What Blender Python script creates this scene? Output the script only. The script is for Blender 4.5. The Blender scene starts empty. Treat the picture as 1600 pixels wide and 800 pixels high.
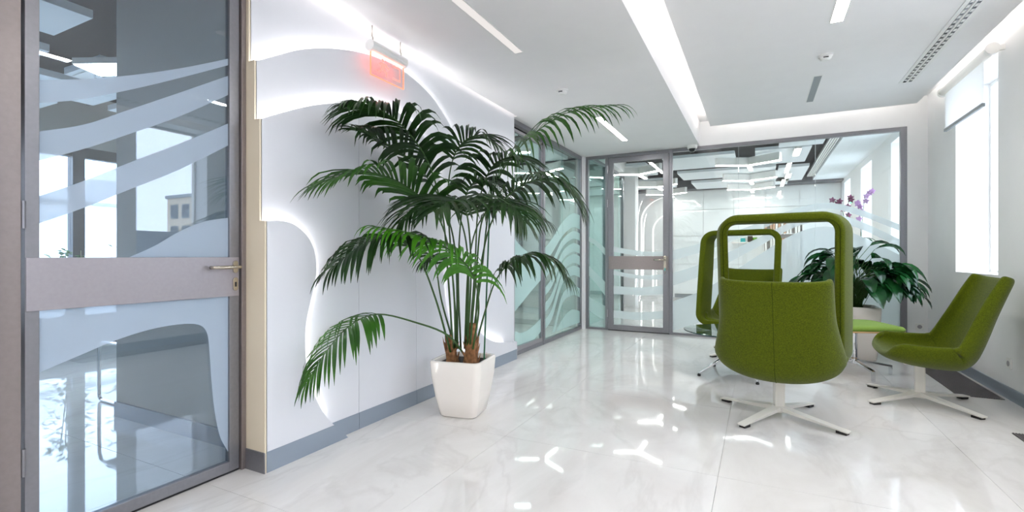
import bpy, bmesh, math, random
from mathutils import Vector, Matrix

random.seed(7)
scene = bpy.context.scene
COL = scene.collection

# ------------------------------------------------------------------ camera
F_PX, YAW, CAM_H = 760.0, math.radians(26.87), 1.10
cam_data = bpy.data.cameras.new('camera')
cam_data.sensor_width = 36.0
cam_data.lens = 36.0 * F_PX / 1600.0
cam_data.clip_start = 0.05
cam_data.clip_end = 500
cam = bpy.data.objects.new('camera', cam_data)
cam.location = (0, 0, CAM_H)
cam.rotation_euler = (math.radians(90), 0, YAW)
COL.objects.link(cam)
scene.camera = cam

# ------------------------------------------------------------------ world, exposure
SKY = 5.0
LED = 1.0
world = bpy.data.worlds.new('overcast_sky')
scene.world = world
world.use_nodes = True
wn = world.node_tree
bg = wn.nodes['Background']
bg.inputs['Color'].default_value = (0.755, 0.84, 1.0, 1)
bg.inputs['Strength'].default_value = SKY
vs = scene.view_settings
vs.view_transform = 'Standard'
vs.look = 'None'
vs.gamma = 1.0
vs.use_curve_mapping = False
vs.exposure = 0.6
cy = scene.cycles
cy.use_denoising = True
cy.max_bounces = 12
cy.diffuse_bounces = 6
cy.glossy_bounces = 6
cy.transmission_bounces = 8
cy.transparent_max_bounces = 32
cy.sample_clamp_indirect = 6.0
cy.caustics_reflective = False
cy.caustics_refractive = False

# ------------------------------------------------------------------ helpers
SN, CS = math.sin(YAW), math.cos(YAW)

def ray(px, py):
    u = (px - 800) / F_PX
    v = (400 - py) / F_PX
    return Vector((-SN + u * CS, CS + u * SN, v))

def at(px, py, t):
    return Vector((0, 0, CAM_H)) + ray(px, py) * t

def on_x(px, py, X):
    d = ray(px, py)
    return Vector((0, 0, CAM_H)) + d * (X / d.x)

def on_y(px, py, Y):
    d = ray(px, py)
    return Vector((0, 0, CAM_H)) + d * (Y / d.y)

def lin(c):
    return tuple(((x / 255.0) / 12.92 if x / 255.0 <= 0.04045 else ((x / 255.0 + 0.055) / 1.055) ** 2.4) for x in c)

MATS = {}

def new_mat(name):
    m = bpy.data.materials.new(name)
    m.use_nodes = True
    nt = m.node_tree
    nt.nodes.clear()
    out = nt.nodes.new('ShaderNodeOutputMaterial')
    MATS[name] = m
    return m, nt, out

def pbr(name, rgb, rough=0.5, metal=0.0, noise=0.0, nscale=40.0, bump=0.0, bscale=200.0, spec=0.5, coat=0.0, sheen=0.0, rvar=0.0):
    m, nt, out = new_mat(name)
    b = nt.nodes.new('ShaderNodeBsdfPrincipled')
    c = lin(rgb)
    b.inputs['Base Color'].default_value = (*c, 1)
    b.inputs['Roughness'].default_value = rough
    b.inputs['Metallic'].default_value = metal
    b.inputs['Specular IOR Level'].default_value = spec
    b.inputs['Coat Weight'].default_value = coat
    b.inputs['Coat Roughness'].default_value = 0.05
    if sheen:
        b.inputs['Sheen Weight'].default_value = sheen
    nt.links.new(b.outputs[0], out.inputs[0])
    tc = nt.nodes.new('ShaderNodeTexCoord')
    if noise:
        n = nt.nodes.new('ShaderNodeTexNoise')
        n.inputs['Scale'].default_value = nscale
        n.inputs['Detail'].default_value = 5
        nt.links.new(tc.outputs['Object'], n.inputs['Vector'])
        r = nt.nodes.new('ShaderNodeValToRGB')
        r.color_ramp.elements[0].position = 0.3
        r.color_ramp.elements[1].position = 0.7
        r.color_ramp.elements[0].color = (*[x * (1 - noise) for x in c], 1)
        r.color_ramp.elements[1].color = (*[min(1, x * (1 + noise)) for x in c], 1)
        nt.links.new(n.outputs['Fac'], r.inputs[0])
        nt.links.new(r.outputs[0], b.inputs['Base Color'])
    if bump:
        n2 = nt.nodes.new('ShaderNodeTexNoise')
        n2.inputs['Scale'].default_value = bscale
        n2.inputs['Detail'].default_value = 3
        nt.links.new(tc.outputs['Object'], n2.inputs['Vector'])
        bp = nt.nodes.new('ShaderNodeBump')
        bp.inputs['Strength'].default_value = bump
        bp.inputs['Distance'].default_value = 0.002
        nt.links.new(n2.outputs['Fac'], bp.inputs['Height'])
        nt.links.new(bp.outputs[0], b.inputs['Normal'])
    return m

def emit(name, rgb, strength):
    m, nt, out = new_mat(name)
    e = nt.nodes.new('ShaderNodeEmission')
    e.inputs['Color'].default_value = (*rgb, 1)
    e.inputs['Strength'].default_value = strength
    nt.links.new(e.outputs[0], out.inputs[0])
    return m

def glass(name, tint, refl=1.0):
    """thin clear glazing: straight-through transmission plus Fresnel reflection at both faces"""
    m, nt, out = new_mat(name)
    tr = nt.nodes.new('ShaderNodeBsdfTransparent')
    tr.inputs[0].default_value = (*tint, 1)
    gl = nt.nodes.new('ShaderNodeBsdfGlossy')
    gl.inputs['Color'].default_value = (1, 1, 1, 1)
    gl.inputs['Roughness'].default_value = 0.0
    geo = nt.nodes.new('ShaderNodeNewGeometry')
    ior = nt.nodes.new('ShaderNodeMath')
    ior.operation = 'MULTIPLY_ADD'
    ior.inputs[1].default_value = (1 / 1.5 - 1.5)
    ior.inputs[2].default_value = 1.5
    nt.links.new(geo.outputs['Backfacing'], ior.inputs[0])
    fr = nt.nodes.new('ShaderNodeFresnel')
    nt.links.new(ior.outputs[0], fr.inputs['IOR'])
    mul = nt.nodes.new('ShaderNodeMath')
    mul.operation = 'MULTIPLY'
    mul.use_clamp = True
    mul.inputs[1].default_value = refl
    nt.links.new(fr.outputs[0], mul.inputs[0])
    mx = nt.nodes.new('ShaderNodeMixShader')
    nt.links.new(mul.outputs[0], mx.inputs[0])
    nt.links.new(tr.outputs[0], mx.inputs[1])
    nt.links.new(gl.outputs[0], mx.inputs[2])
    nt.links.new(mx.outputs[0], out.inputs[0])
    return m

def film(name, rgb, clear, trans=0.6):
    """frosted / woven sheet: part clear, part scattering both ways"""
    m, nt, out = new_mat(name)
    c = lin(rgb)
    tr = nt.nodes.new('ShaderNodeBsdfTransparent')
    tl = nt.nodes.new('ShaderNodeBsdfTranslucent')
    tl.inputs[0].default_value = (*c, 1)
    df = nt.nodes.new('ShaderNodeBsdfDiffuse')
    df.inputs[0].default_value = (*c, 1)
    a = nt.nodes.new('ShaderNodeMixShader')
    a.inputs[0].default_value = trans
    nt.links.new(df.outputs[0], a.inputs[1])
    nt.links.new(tl.outputs[0], a.inputs[2])
    b = nt.nodes.new('ShaderNodeMixShader')
    b.inputs[0].default_value = clear
    nt.links.new(a.outputs[0], b.inputs[1])
    nt.links.new(tr.outputs[0], b.inputs[2])
    nt.links.new(b.outputs[0], out.inputs[0])
    return m

def marble():
    m, nt, out = new_mat('polished_marble')
    b = nt.nodes.new('ShaderNodeBsdfPrincipled')
    b.inputs['Roughness'].default_value = 0.035
    b.inputs['Specular IOR Level'].default_value = 0.62
    nt.links.new(b.outputs[0], out.inputs[0])
    geo = nt.nodes.new('ShaderNodeNewGeometry')
    mp = nt.nodes.new('ShaderNodeMapping')
    mp.inputs['Rotation'].default_value = (0, 0, 0.7)
    mp.inputs['Scale'].default_value = (1.0, 0.45, 1)
    nt.links.new(geo.outputs['Position'], mp.inputs[0])
    n1 = nt.nodes.new('ShaderNodeTexNoise')
    n1.inputs['Scale'].default_value = 1.6
    n1.inputs['Detail'].default_value = 9
    n1.inputs['Roughness'].default_value = 0.62
    n1.inputs['Distortion'].default_value = 1.1
    nt.links.new(mp.outputs[0], n1.inputs['Vector'])
    r1 = nt.nodes.new('ShaderNodeValToRGB')
    r1.color_ramp.elements[0].position = 0.30
    r1.color_ramp.elements[1].position = 0.70
    r1.color_ramp.elements[0].color = (*lin((214, 210, 207)), 1)
    r1.color_ramp.elements[1].color = (*lin((233, 231, 229)), 1)
    nt.links.new(n1.outputs['Fac'], r1.inputs[0])
    n2 = nt.nodes.new('ShaderNodeTexNoise')
    n2.inputs['Scale'].default_value = 1.0
    n2.inputs['Detail'].default_value = 7
    n2.inputs['Roughness'].default_value = 0.55
    n2.inputs['Distortion'].default_value = 1.7
    nt.links.new(mp.outputs[0], n2.inputs['Vector'])
    r2 = nt.nodes.new('ShaderNodeValToRGB')
    e = r2.color_ramp.elements
    e[0].position = 0.47; e[0].color = (0, 0, 0, 1)
    e[1].position = 0.50; e[1].color = (1, 1, 1, 1)
    x = e.new(0.53); x.color = (0, 0, 0, 1)
    nt.links.new(n2.outputs['Fac'], r2.inputs[0])
    sc = nt.nodes.new('ShaderNodeMath')
    sc.operation = 'MULTIPLY'
    sc.inputs[1].default_value = 0.13
    nt.links.new(r2.outputs[0], sc.inputs[0])
    mix = nt.nodes.new('ShaderNodeMixRGB')
    mix.inputs[2].default_value = (*lin((158, 150, 146)), 1)
    nt.links.new(sc.outputs[0], mix.inputs[0])
    nt.links.new(r1.outputs[0], mix.inputs[1])
    nt.links.new(mix.outputs[0], b.inputs['Base Color'])
    return m

def leaf_mat(name, rgb, tip, gloss=0.4):
    m, nt, out = new_mat(name)
    b = nt.nodes.new('ShaderNodeBsdfPrincipled')
    b.inputs['Roughness'].default_value = gloss
    tc = nt.nodes.new('ShaderNodeNewGeometry')
    n = nt.nodes.new('ShaderNodeTexNoise')
    n.inputs['Scale'].default_value = 7.0
    nt.links.new(tc.outputs['Position'], n.inputs['Vector'])
    r = nt.nodes.new('ShaderNodeValToRGB')
    r.color_ramp.elements[0].position = 0.35
    r.color_ramp.elements[1].position = 0.68
    r.color_ramp.elements[0].color = (*lin(rgb), 1)
    r.color_ramp.elements[1].color = (*lin(tip), 1)
    nt.links.new(n.outputs['Fac'], r.inputs[0])
    nt.links.new(r.outputs[0], b.inputs['Base Color'])
    tl = nt.nodes.new('ShaderNodeBsdfTranslucent')
    nt.links.new(r.outputs[0], tl.inputs[0])
    mx = nt.nodes.new('ShaderNodeMixShader')
    mx.inputs[0].default_value = 0.22
    nt.links.new(b.outputs[0], mx.inputs[1])
    nt.links.new(tl.outputs[0], mx.inputs[2])
    nt.links.new(mx.outputs[0], out.inputs[0])
    return m

# materials ---------------------------------------------------------
pbr('white_paint', (236, 236, 236), 0.6, noise=0.01, nscale=6)
pbr('ceiling_paint', (242, 240, 240), 0.7, noise=0.01, nscale=5)
pbr('panel_white', (221, 222, 227), 0.45, noise=0.008, nscale=5)
pbr('warm_lit_edge', (228, 214, 190), 0.55)  # warm light on the wall's end face is put into this colour
pbr('wall_grey', (216, 214, 208), 0.7)
pbr('baseboard_grey', (146, 157, 170), 0.35, metal=0.25)
pbr('aluminium_grey', (132, 131, 136), 0.32, metal=0.55, noise=0.04, nscale=60)
pbr('aluminium_warm', (138, 128, 126), 0.34, metal=0.5, noise=0.04, nscale=60)
pbr('rail_metal', (160, 155, 160), 0.33, metal=0.5, noise=0.03, nscale=70)
pbr('dark_gap', (22, 22, 24), 0.6)
pbr('steel', (190, 182, 168), 0.22, metal=1.0)
pbr('chrome', (225, 226, 228), 0.06, metal=1.0)
pbr('felt_green', (76, 86, 5), 0.95, noise=0.34, nscale=150, bump=0.6, bscale=300, spec=0.12, sheen=0.14)
pbr('felt_seam', (46, 56, 8), 0.95, spec=0.1)
pbr('felt_bright', (122, 150, 64), 0.95, noise=0.12, nscale=230, bump=0.3, bscale=420, spec=0.12, sheen=0.1)
pbr('plywood_edge', (196, 160, 112), 0.5)
pbr('white_metal', (228, 224, 216), 0.35)
pbr('black_rubber', (26, 24, 24), 0.6)
pbr('gloss_white', (240, 233, 225), 0.10, coat=0.5)
pbr('soil', (30, 24, 20), 0.95, noise=0.5, nscale=90, bump=1.0, bscale=90)
pbr('bark', (138, 96, 62), 0.9, noise=0.4, nscale=45, bump=1.0, bscale=80)
pbr('stake_green', (10, 92, 52), 0.4)
pbr('grille_dark', (88, 84, 86), 0.6, noise=0.1, nscale=200)
pbr('grille_bar', (116, 111, 112), 0.45, metal=0.3)
pbr('plastic_white', (236, 235, 232), 0.35)
pbr('plastic_dark', (34, 36, 40), 0.15)
pbr('cabinet_gloss', (238, 242, 242), 0.09, coat=0.4)
pbr('dark_ceiling', (50, 48, 50), 0.85)
pbr('duct_grey', (92, 92, 96), 0.6)
pbr('acoustic_panel', (232, 238, 242), 0.6)
pbr('office_wall', (196, 196, 192), 0.7)
pbr('window_frame_dark', (58, 62, 70), 0.45)
pbr('cladding', (225, 228, 232), 0.6)
pbr('brick_beige', (214, 198, 176), 0.8, noise=0.06, nscale=3)
pbr('far_glass', (196, 208, 218), 0.15)
pbr('chair_grey', (120, 122, 128), 0.8)
pbr('orchid_purple', (132, 34, 96), 0.5)
pbr('orchid_pale', (200, 150, 205), 0.5)
pbr('binder_white', (236, 234, 228), 0.5)
pbr('binder_tan', (190, 150, 120), 0.5)
pbr('box_teal', (60, 170, 170), 0.5)
pbr('box_brown', (70, 56, 48), 0.5)
pbr('cup_green', (96, 150, 40), 0.4)
pbr('bar_grey', (140, 146, 150), 0.4)
marble()
glass('glass_clear', (0.945, 0.975, 0.965))
glass('glass_teal', (0.85, 0.955, 0.94), 1.15)
glass('glass_blue', (0.82, 0.90, 0.96), 2.0)
glass('glass_window', (0.99, 1.0, 1.0))
glass('glass_table', (0.86, 0.95, 0.92))
glass('acrylic', (0.98, 0.93, 0.93))
pbr('glass_edge', (18, 60, 60), 0.1)
film('frost', (240, 248, 250), 0.42)
film('frost_teal', (222, 240, 238), 0.45)
film('frost_blue', (226, 236, 246), 0.36)
film('blind_fabric', (240, 240, 238), 0.10, 0.55)
leaf_mat('palm_dark', (22, 50, 20), (40, 76, 26))
leaf_mat('palm_mid', (38, 82, 24), (60, 112, 30))
leaf_mat('palm_bright', (62, 130, 24), (84, 156, 34))
leaf_mat('peace_leaf', (12, 50, 26), (34, 92, 44), 0.22)
leaf_mat('bush_leaf', (48, 110, 50), (96, 160, 80), 0.4)
pbr('palm_stem', (52, 86, 34), 0.45)
emit('led_warm', (1.0, 0.94, 0.89), 3.2 * LED)
emit('led_strip_wall', (1.0, 0.975, 0.965), 30 * LED)
emit('led_neutral', (1.0, 0.975, 0.95), 48 * LED)
emit('led_cove', (1.0, 0.965, 0.92), 13.5 * LED)
emit('led_dim', (1.0, 0.95, 0.92), 0.58)
emit('led_back', (1.0, 0.98, 0.95), 21 * LED)
emit('led_office', (0.92, 0.96, 1.0), 26.0)
emit('led_arc', (1.0, 0.98, 0.95), 1.5)
emit('exit_red', (1.0, 0.42, 0.36), 0.75)
emit('exit_red_lamp', (1.0, 0.12, 0.08), 9.0)
emit('exit_red_edge', (1.0, 0.22, 0.12), 1.6)
emit('exit_green', (0.2, 1.0, 0.5), 1.5)

class MB:
    """collects geometry for one mesh object"""
    def __init__(self):
        self.v, self.f, self.mi = [], [], []

    def face(self, idx, m=0):
        self.f.append(tuple(idx)); self.mi.append(m)

    def box(self, a, b, m=0):
        x0, y0, z0 = [min(a[i], b[i]) for i in range(3)]
        x1, y1, z1 = [max(a[i], b[i]) for i in range(3)]
        n = len(self.v)
        self.v += [(x0, y0, z0), (x1, y0, z0), (x1, y1, z0), (x0, y1, z0), (x0, y0, z1), (x1, y0, z1), (x1, y1, z1), (x0, y1, z1)]
        for q in ((3, 2, 1, 0), (4, 5, 6, 7), (0, 1, 5, 4), (1, 2, 6, 5), (2, 3, 7, 6), (3, 0, 4, 7)):
            self.face([n + k for k in q], m)
        return self

    def obox(self, c, ax, ay, az, m=0):
        """oriented box: centre and three half-axis vectors"""
        c = Vector(c); n = len(self.v)
        for sz in (-1, 1):
            for sx, sy in ((-1, -1), (1, -1), (1, 1), (-1, 1)):
                self.v.append(tuple(c + Vector(ax) * sx + Vector(ay) * sy + Vector(az) * sz))
        for q in ((3, 2, 1, 0), (4, 5, 6, 7), (0, 1, 5, 4), (1, 2, 6, 5), (2, 3, 7, 6), (3, 0, 4, 7)):
            self.face([n + k for k in q], m)
        return self

    def prism(self, poly, axis, a, b, m=0):
        """extrude a 2-D outline along axis 'x' | 'y' | 'z' from a to b"""
        def P(p, h):
            return {'x': (h, p[0], p[1]), 'y': (p[0], h, p[1]), 'z': (p[0], p[1], h)}[axis]
        n = len(self.v); k = len(poly)
        self.v += [P(p, a) for p in poly] + [P(p, b) for p in poly]
        self.face([n + i for i in range(k)][::-1], m)
        self.face([n + k + i for i in range(k)], m)
        for i in range(k):
            j = (i + 1) % k
            self.face((n + i, n + j, n + k + j, n + k + i), m)
        return self

    def tube(self, pts, r, seg=8, m=0, caps=True):
        pts = [Vector(p) for p in pts]
        rs = r if isinstance(r, (list, tuple)) else [r] * len(pts)
        n0 = len(self.v)
        t0 = (pts[1] - pts[0]).normalized()
        u = t0.orthogonal().normalized()
        for i, p in enumerate(pts):
            t = (pts[min(i + 1, len(pts) - 1)] - pts[max(i - 1, 0)]).normalized()
            u = (u - t * u.dot(t))
            u = u.normalized() if u.length > 1e-6 else t.orthogonal().normalized()
            w = t.cross(u)
            for k in range(seg):
                a = 2 * math.pi * k / seg
                self.v.append(tuple(p + (u * math.cos(a) + w * math.sin(a)) * rs[i]))
        for i in range(len(pts) - 1):
            for k in range(seg):
                a = n0 + i * seg + k; b = n0 + i * seg + (k + 1) % seg
                self.face((a, b, b + seg, a + seg), m)
        if caps:
            self.face([n0 + k for k in range(seg)][::-1], m)
            e = n0 + (len(pts) - 1) * seg
            self.face([e + k for k in range(seg)], m)
        return self

    def lathe(self, prof, c=(0, 0, 0), seg=24, m=0):
        n0 = len(self.v)
        for r, z in prof:
            for k in range(seg):
                a = 2 * math.pi * k / seg
                self.v.append((c[0] + r * math.cos(a), c[1] + r * math.sin(a), c[2] + z))
        for i in range(len(prof) - 1):
            for k in range(seg):
                a = n0 + i * seg + k; b = n0 + i * seg + (k + 1) % seg
                self.face((a, b, b + seg, a + seg), m)
        self.face([n0 + k for k in range(seg)][::-1], m)
        e = n0 + (len(prof) - 1) * seg
        self.face([e + k for k in range(seg)], m)
        return self

    def grid(self, rows, m=0):
        n = len(self.v); w = len(rows[0])
        for r in rows:
            self.v += [tuple(p) for p in r]
        for i in range(len(rows) - 1):
            for j in range(w - 1):
                a = n + i * w + j
                self.face((a, a + 1, a + w + 1, a + w), m)
        return self

    def mesh(self, name, mats, smooth=False):
        me = bpy.data.meshes.new(name)
        me.from_pydata(self.v, [], self.f)
        for mm in (mats if isinstance(mats, (list, tuple)) else [mats]):
            me.materials.append(MATS[mm])
        me.polygons.foreach_set('material_index', self.mi)
        if smooth:
            me.polygons.foreach_set('use_smooth', [True] * len(me.polygons))
        me.update()
        return me

    def build(self, name, mats, parent=None, smooth=False, bevel=0, weld=False):
        me = self.mesh(name, mats, smooth)
        if weld:
            bm = bmesh.new(); bm.from_mesh(me)
            bmesh.ops.remove_doubles(bm, verts=bm.verts, dist=1e-5)
            bmesh.ops.recalc_face_normals(bm, faces=bm.faces)
            bm.to_mesh(me); bm.free()
        o = bpy.data.objects.new(name, me)
        COL.objects.link(o)
        if parent is not None:
            o.parent = parent
        if bevel:
            b = o.modifiers.new('bevel', 'BEVEL')
            b.width = bevel; b.segments = 2; b.limit_method = 'ANGLE'
        return o

def tag(o, label=None, cat=None, group=None, kind=None):
    if label: o['label'] = label
    if cat: o['category'] = cat
    if group: o['group'] = group
    if kind: o['kind'] = kind
    return o

def empty(name, loc=(0, 0, 0), rz=0.0):
    o = bpy.data.objects.new(name, None)
    o.empty_display_size = 0.1
    o.location = loc
    o.rotation_euler = (0, 0, rz)
    COL.objects.link(o)
    return o

def boxo(name, a, b, mat, parent=None, bevel=0):
    return MB().box(a, b).build(name, mat, parent, bevel=bevel)

def struct(name, mb, mat, label, cat, bevel=0):
    o = mb.build(name, mat, bevel=bevel)
    return tag(o, label, cat, kind='structure')

def sempty(name, label, cat):
    return tag(empty(name), label, cat, kind='structure')

def spline(pts, n):
    """Catmull-Rom through points"""
    P = [Vector(p) for p in pts]
    P = [P[0] * 2 - P[1]] + P + [P[-1] * 2 - P[-2]]
    out = []
    segs = len(P) - 3
    for i in range(n + 1):
        s = i / n * segs
        k = min(int(s), segs - 1); t = s - k
        p0, p1, p2, p3 = P[k:k + 4]
        out.append(0.5 * ((2 * p1) + (p2 - p0) * t + (2 * p0 - 5 * p1 + 4 * p2 - p3) * t * t + (3 * p1 - p0 - 3 * p2 + p3) * t ** 3))
    return out

def clip_poly(poly, axis, val, keep_less):
    out = []
    k = len(poly)
    for i in range(k):
        a, b = poly[i], poly[(i + 1) % k]
        ina = (a[axis] <= val) == keep_less
        inb = (b[axis] <= val) == keep_less
        if ina: out.append(a)
        if ina != inb:
            t = (val - a[axis]) / (b[axis] - a[axis])
            out.append((a[0] + (b[0] - a[0]) * t, a[1] + (b[1] - a[1]) * t))
    return out

# ------------------------------------------------------------------ dimensions
XL0, XL1, XL2, XL3 = -2.35, -2.305, -2.265, -2.225      # the four layers of the curved wall
Y_P0, Y_P1 = 1.637, 4.66
XG = -2.405                                             # glazing plane of the left side
YB = 7.13                                               # glazing plane of the back
XR = 1.72                                               # right wall
ZC, ZU, ZP = 2.60, 2.93, 2.78                           # slab, upper ceiling, floating panel
XS = -0.715                                             # slab edge
XRM = -7.5                                              # office window wall
YF = 13.6                                               # far wall behind the glass
Y_BACK = -2.6

# ------------------------------------------------------------------ floor with tiles
fl = MB().box((XRM - 0.2, Y_BACK - 0.2, -0.10), (XR + 0.45, YF + 0.2, -0.0115))
floor = struct('floor', fl, 'wall_grey', 'polished pale marble tiled floor running through all the rooms', 'floor')
TP = 1.2
g = 0.0008
tile_mesh = MB().box((g, g, -0.011), (TP - g, TP - g, 0.0)).mesh('tile', 'polished_marble')
GR_X0, GR_X1 = 1.40, 1.68                                # floor grilles lie on the tiles
ix0 = math.floor((XRM + 0.18) / TP)
for i in range(-7, 2):
    for j in range(-4, 10):
        x = -0.18 + TP * i; y = 2.63 + TP * j
        if x > XR or y > YF or x + TP < XRM or y + TP < Y_BACK:
            continue
        o = bpy.data.objects.new('tile', tile_mesh)
        o.location = (x, y, 0)
        o.parent = floor
        COL.objects.link(o)

# ------------------------------------------------------------------ ceiling of the lounge
ceil = struct('ceiling', MB().box((XS - 0.02, Y_BACK, ZU), (XR + 0.4, YB + 0.06, ZU + 0.06)), 'ceiling_paint',
              'white upper ceiling recess glowing around the floating panel', 'ceiling')
boxo('slab', (-2.312, Y_BACK, ZC), (XS, YB + 0.06, ZU + 0.06), 'ceiling_paint', ceil)
PX0, PX1, PY1 = -0.556, 1.553, 6.78
boxo('floating_panel', (PX0, Y_BACK + 0.4, ZP), (PX1, PY1, ZP + 0.035), 'ceiling_paint', ceil)
zl = ZP + 0.036
boxo('led_strip', (PX0 + 0.05, Y_BACK + 0.5, zl), (PX0 + 0.075, PY1 - 0.05, zl + 0.012), 'led_cove', ceil)
boxo('led_strip', (PX1 - 0.075, Y_BACK + 0.5, zl), (PX1 - 0.05, PY1 - 0.05, zl + 0.012), 'led_cove', ceil)
boxo('led_strip', (PX0 + 0.08, PY1 - 0.075, zl), (PX1 - 0.08, PY1 - 0.05, zl + 0.012), 'led_cove', ceil)
# slot along the curved wall
boxo('slot_top', (-2.44, Y_BACK, ZC + 0.075), (-2.312, YB + 0.06, ZC + 0.105), 'ceiling_paint', ceil)
boxo('led_strip', (-2.345, Y_P0 - 0.02, ZC + 0.062), (-2.325, Y_P1, ZC + 0.074), 'led_warm', ceil)
boxo('ceiling_edge', (-2.44, Y_P1 + 0.03, ZC), (-2.313, YB + 0.06, ZC + 0.074), 'ceiling_paint', ceil)
boxo('ceiling_edge', (-2.44, Y_BACK, ZC), (-2.313, Y_P0 - 0.03, ZC + 0.074), 'ceiling_paint', ceil)

# ------------------------------------------------------------------ the curved, layered wall on the left
wl = struct('wall_left', MB().box((-2.44, Y_P0, 0.0), (-2.364, Y_P1, ZC + 0.07)), 'warm_lit_edge',
            'white feature wall built of overlapping curved panels with glowing edges', 'wall')

def curve_on(pts, X, n=60):
    w = [on_x(a, b, X) for a, b in pts]
    return [(p.y, p.z) for p in spline(w, n)]

c1 = [(401, 95), (420, 90), (460, 79), (484, 76), (508, 75), (540, 78), (568, 83), (604, 96), (628, 109), (652, 128), (672, 148), (688, 170),
      (707, 203), (721, 240), (731, 287), (735, 340), (735, 400), (735, 450), (739, 485), (745, 505), (753, 521), (764, 530), (778, 534.5), (803, 535.5)]
c2 = [(409, 186), (430, 179), (460, 171), (492, 164), (525, 161), (560, 161), (600, 166), (622, 175), (648, 194), (668, 222), (682, 256), (690, 300),
      (693, 350), (693, 400), (694, 445), (698, 480), (706, 512), (716, 535), (728, 556), (742, 574), (758, 581)]
c3 = [(416, 345), (440, 345), (460, 351), (477, 365), (487, 380), (493, 400), (494, 430), (488, 460), (481, 490), (477, 520), (478, 560), (485, 597),
      (497, 629), (515, 657), (543, 682)]
cv1, cv2, cv3 = curve_on(c1, XL1, 90), curve_on(c2, XL2, 90), curve_on(c3, XL3, 70)
def start_at(cv):
    cv[0] = (Y_P0, cv[0][1]); return cv
cv1, cv2, cv3 = start_at(cv1), start_at(cv2), start_at(cv3)
cv1[-1] = (Y_P1, cv1[-1][1])
cv2[-1] = (cv2[-1][0], 0.0)
cv3[-1] = (cv3[-1][0], 0.0)
TH = 0.013
def layer(cv, X, cuts, end):
    poly = [(Y_P0, 0.0)] + [p for p in cv] + ([(Y_P1, 0.0)] if end else [])
    cuts = [None] + cuts + [None]
    for a, b in zip(cuts[:-1], cuts[1:]):
        q = poly
        if a is not None: q = clip_poly(q, 0, a + 0.0015, False)
        if b is not None: q = clip_poly(q, 0, b - 0.0015, True)
        MB().prism(q, 'x', X - TH, X).build('panel', 'panel_white', wl)
    # baseboard band along the foot of this layer
    q = clip_poly(poly, 1, 0.105, True)
    ys = [p[0] for p in q]
    for a, b in zip(cuts[:-1], cuts[1:]):
        q2 = q
        if a is not None: q2 = clip_poly(q2, 0, a + 0.0015, False)
        if b is not None: q2 = clip_poly(q2, 0, b - 0.0015, True)
        if len(q2) >= 3:
            MB().prism(q2, 'x', X, X + 0.004).build('baseboard', 'baseboard_grey', wl)
MB().box((XL0 - TH, Y_P0, 0), (XL0, Y_P1, ZC + 0.055)).build('panel', 'panel_white', wl)
layer(cv1, XL1, [], True)
layer(cv2, XL2, [2.318, 2.90], False)
layer(cv3, XL3, [], False)
# closed end returns of the layers (facing the entrance)
def ret(Xa, Xb, z):
    boxo('end_return', (Xa, Y_P0 - 0.010, 0), (Xb, Y_P0 + 0.003, z), 'warm_lit_edge', wl)
ret(-2.44, XL0, ZC); ret(XL0, XL1, cv1[0][1]); ret(XL1, XL2, cv2[0][1]); ret(XL2, XL3, cv3[0][1])
boxo('baseboard', (-2.37, Y_P0 - 0.015, 0), (XL3 + 0.004, Y_P0 - 0.010, 0.105), 'aluminium_grey', wl)
boxo('end_return', (XL0, Y_P1 - 0.004, 0), (XL1, Y_P1 + 0.012, cv1[-1][1]), 'panel_white', wl)
boxo('end_return', (-2.44, Y_P1, 0), (XL0, Y_P1 + 0.03, ZC + 0.05), 'panel_white', wl)
# led ribbons hidden behind the panel edges
def led_along(cv, X, inset, skip0=0, skip1=0, mat='led_strip_wall'):
    mb = MB()
    pts = [Vector((0, p[0], p[1])) for p in cv]
    rows = []
    for i, p in enumerate(pts):
        t = (pts[min(i + 1, len(pts) - 1)] - pts[max(i - 1, 0)]).normalized()
        nrm = Vector((0, -t.z, t.y))            # to the left of travel: away from the panel
        q = p - nrm * inset
        rows.append((q, nrm))
    rows = rows[skip0:len(rows) - skip1]
    w = 0.010
    g1 = [[Vector((X - w, q.y, q.z)), Vector((X, q.y, q.z))] for q, nn in rows]
    g2 = [[Vector((X, q.y, q.z)) - nn * 0.004, Vector((X - w, q.y, q.z)) - nn * 0.004] for q, nn in rows]
    mb.grid(g1); mb.grid(g2)
    return mb.build('led_ribbon', mat, wl)
led_along(cv1, XL1 - TH - 0.006, 0.022, 1, 2)
led_along(cv2, XL2 - TH - 0.004, 0.020, 1, 6)
led_along(cv3, XL3 - TH - 0.004, 0.020, 1, 6)

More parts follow.
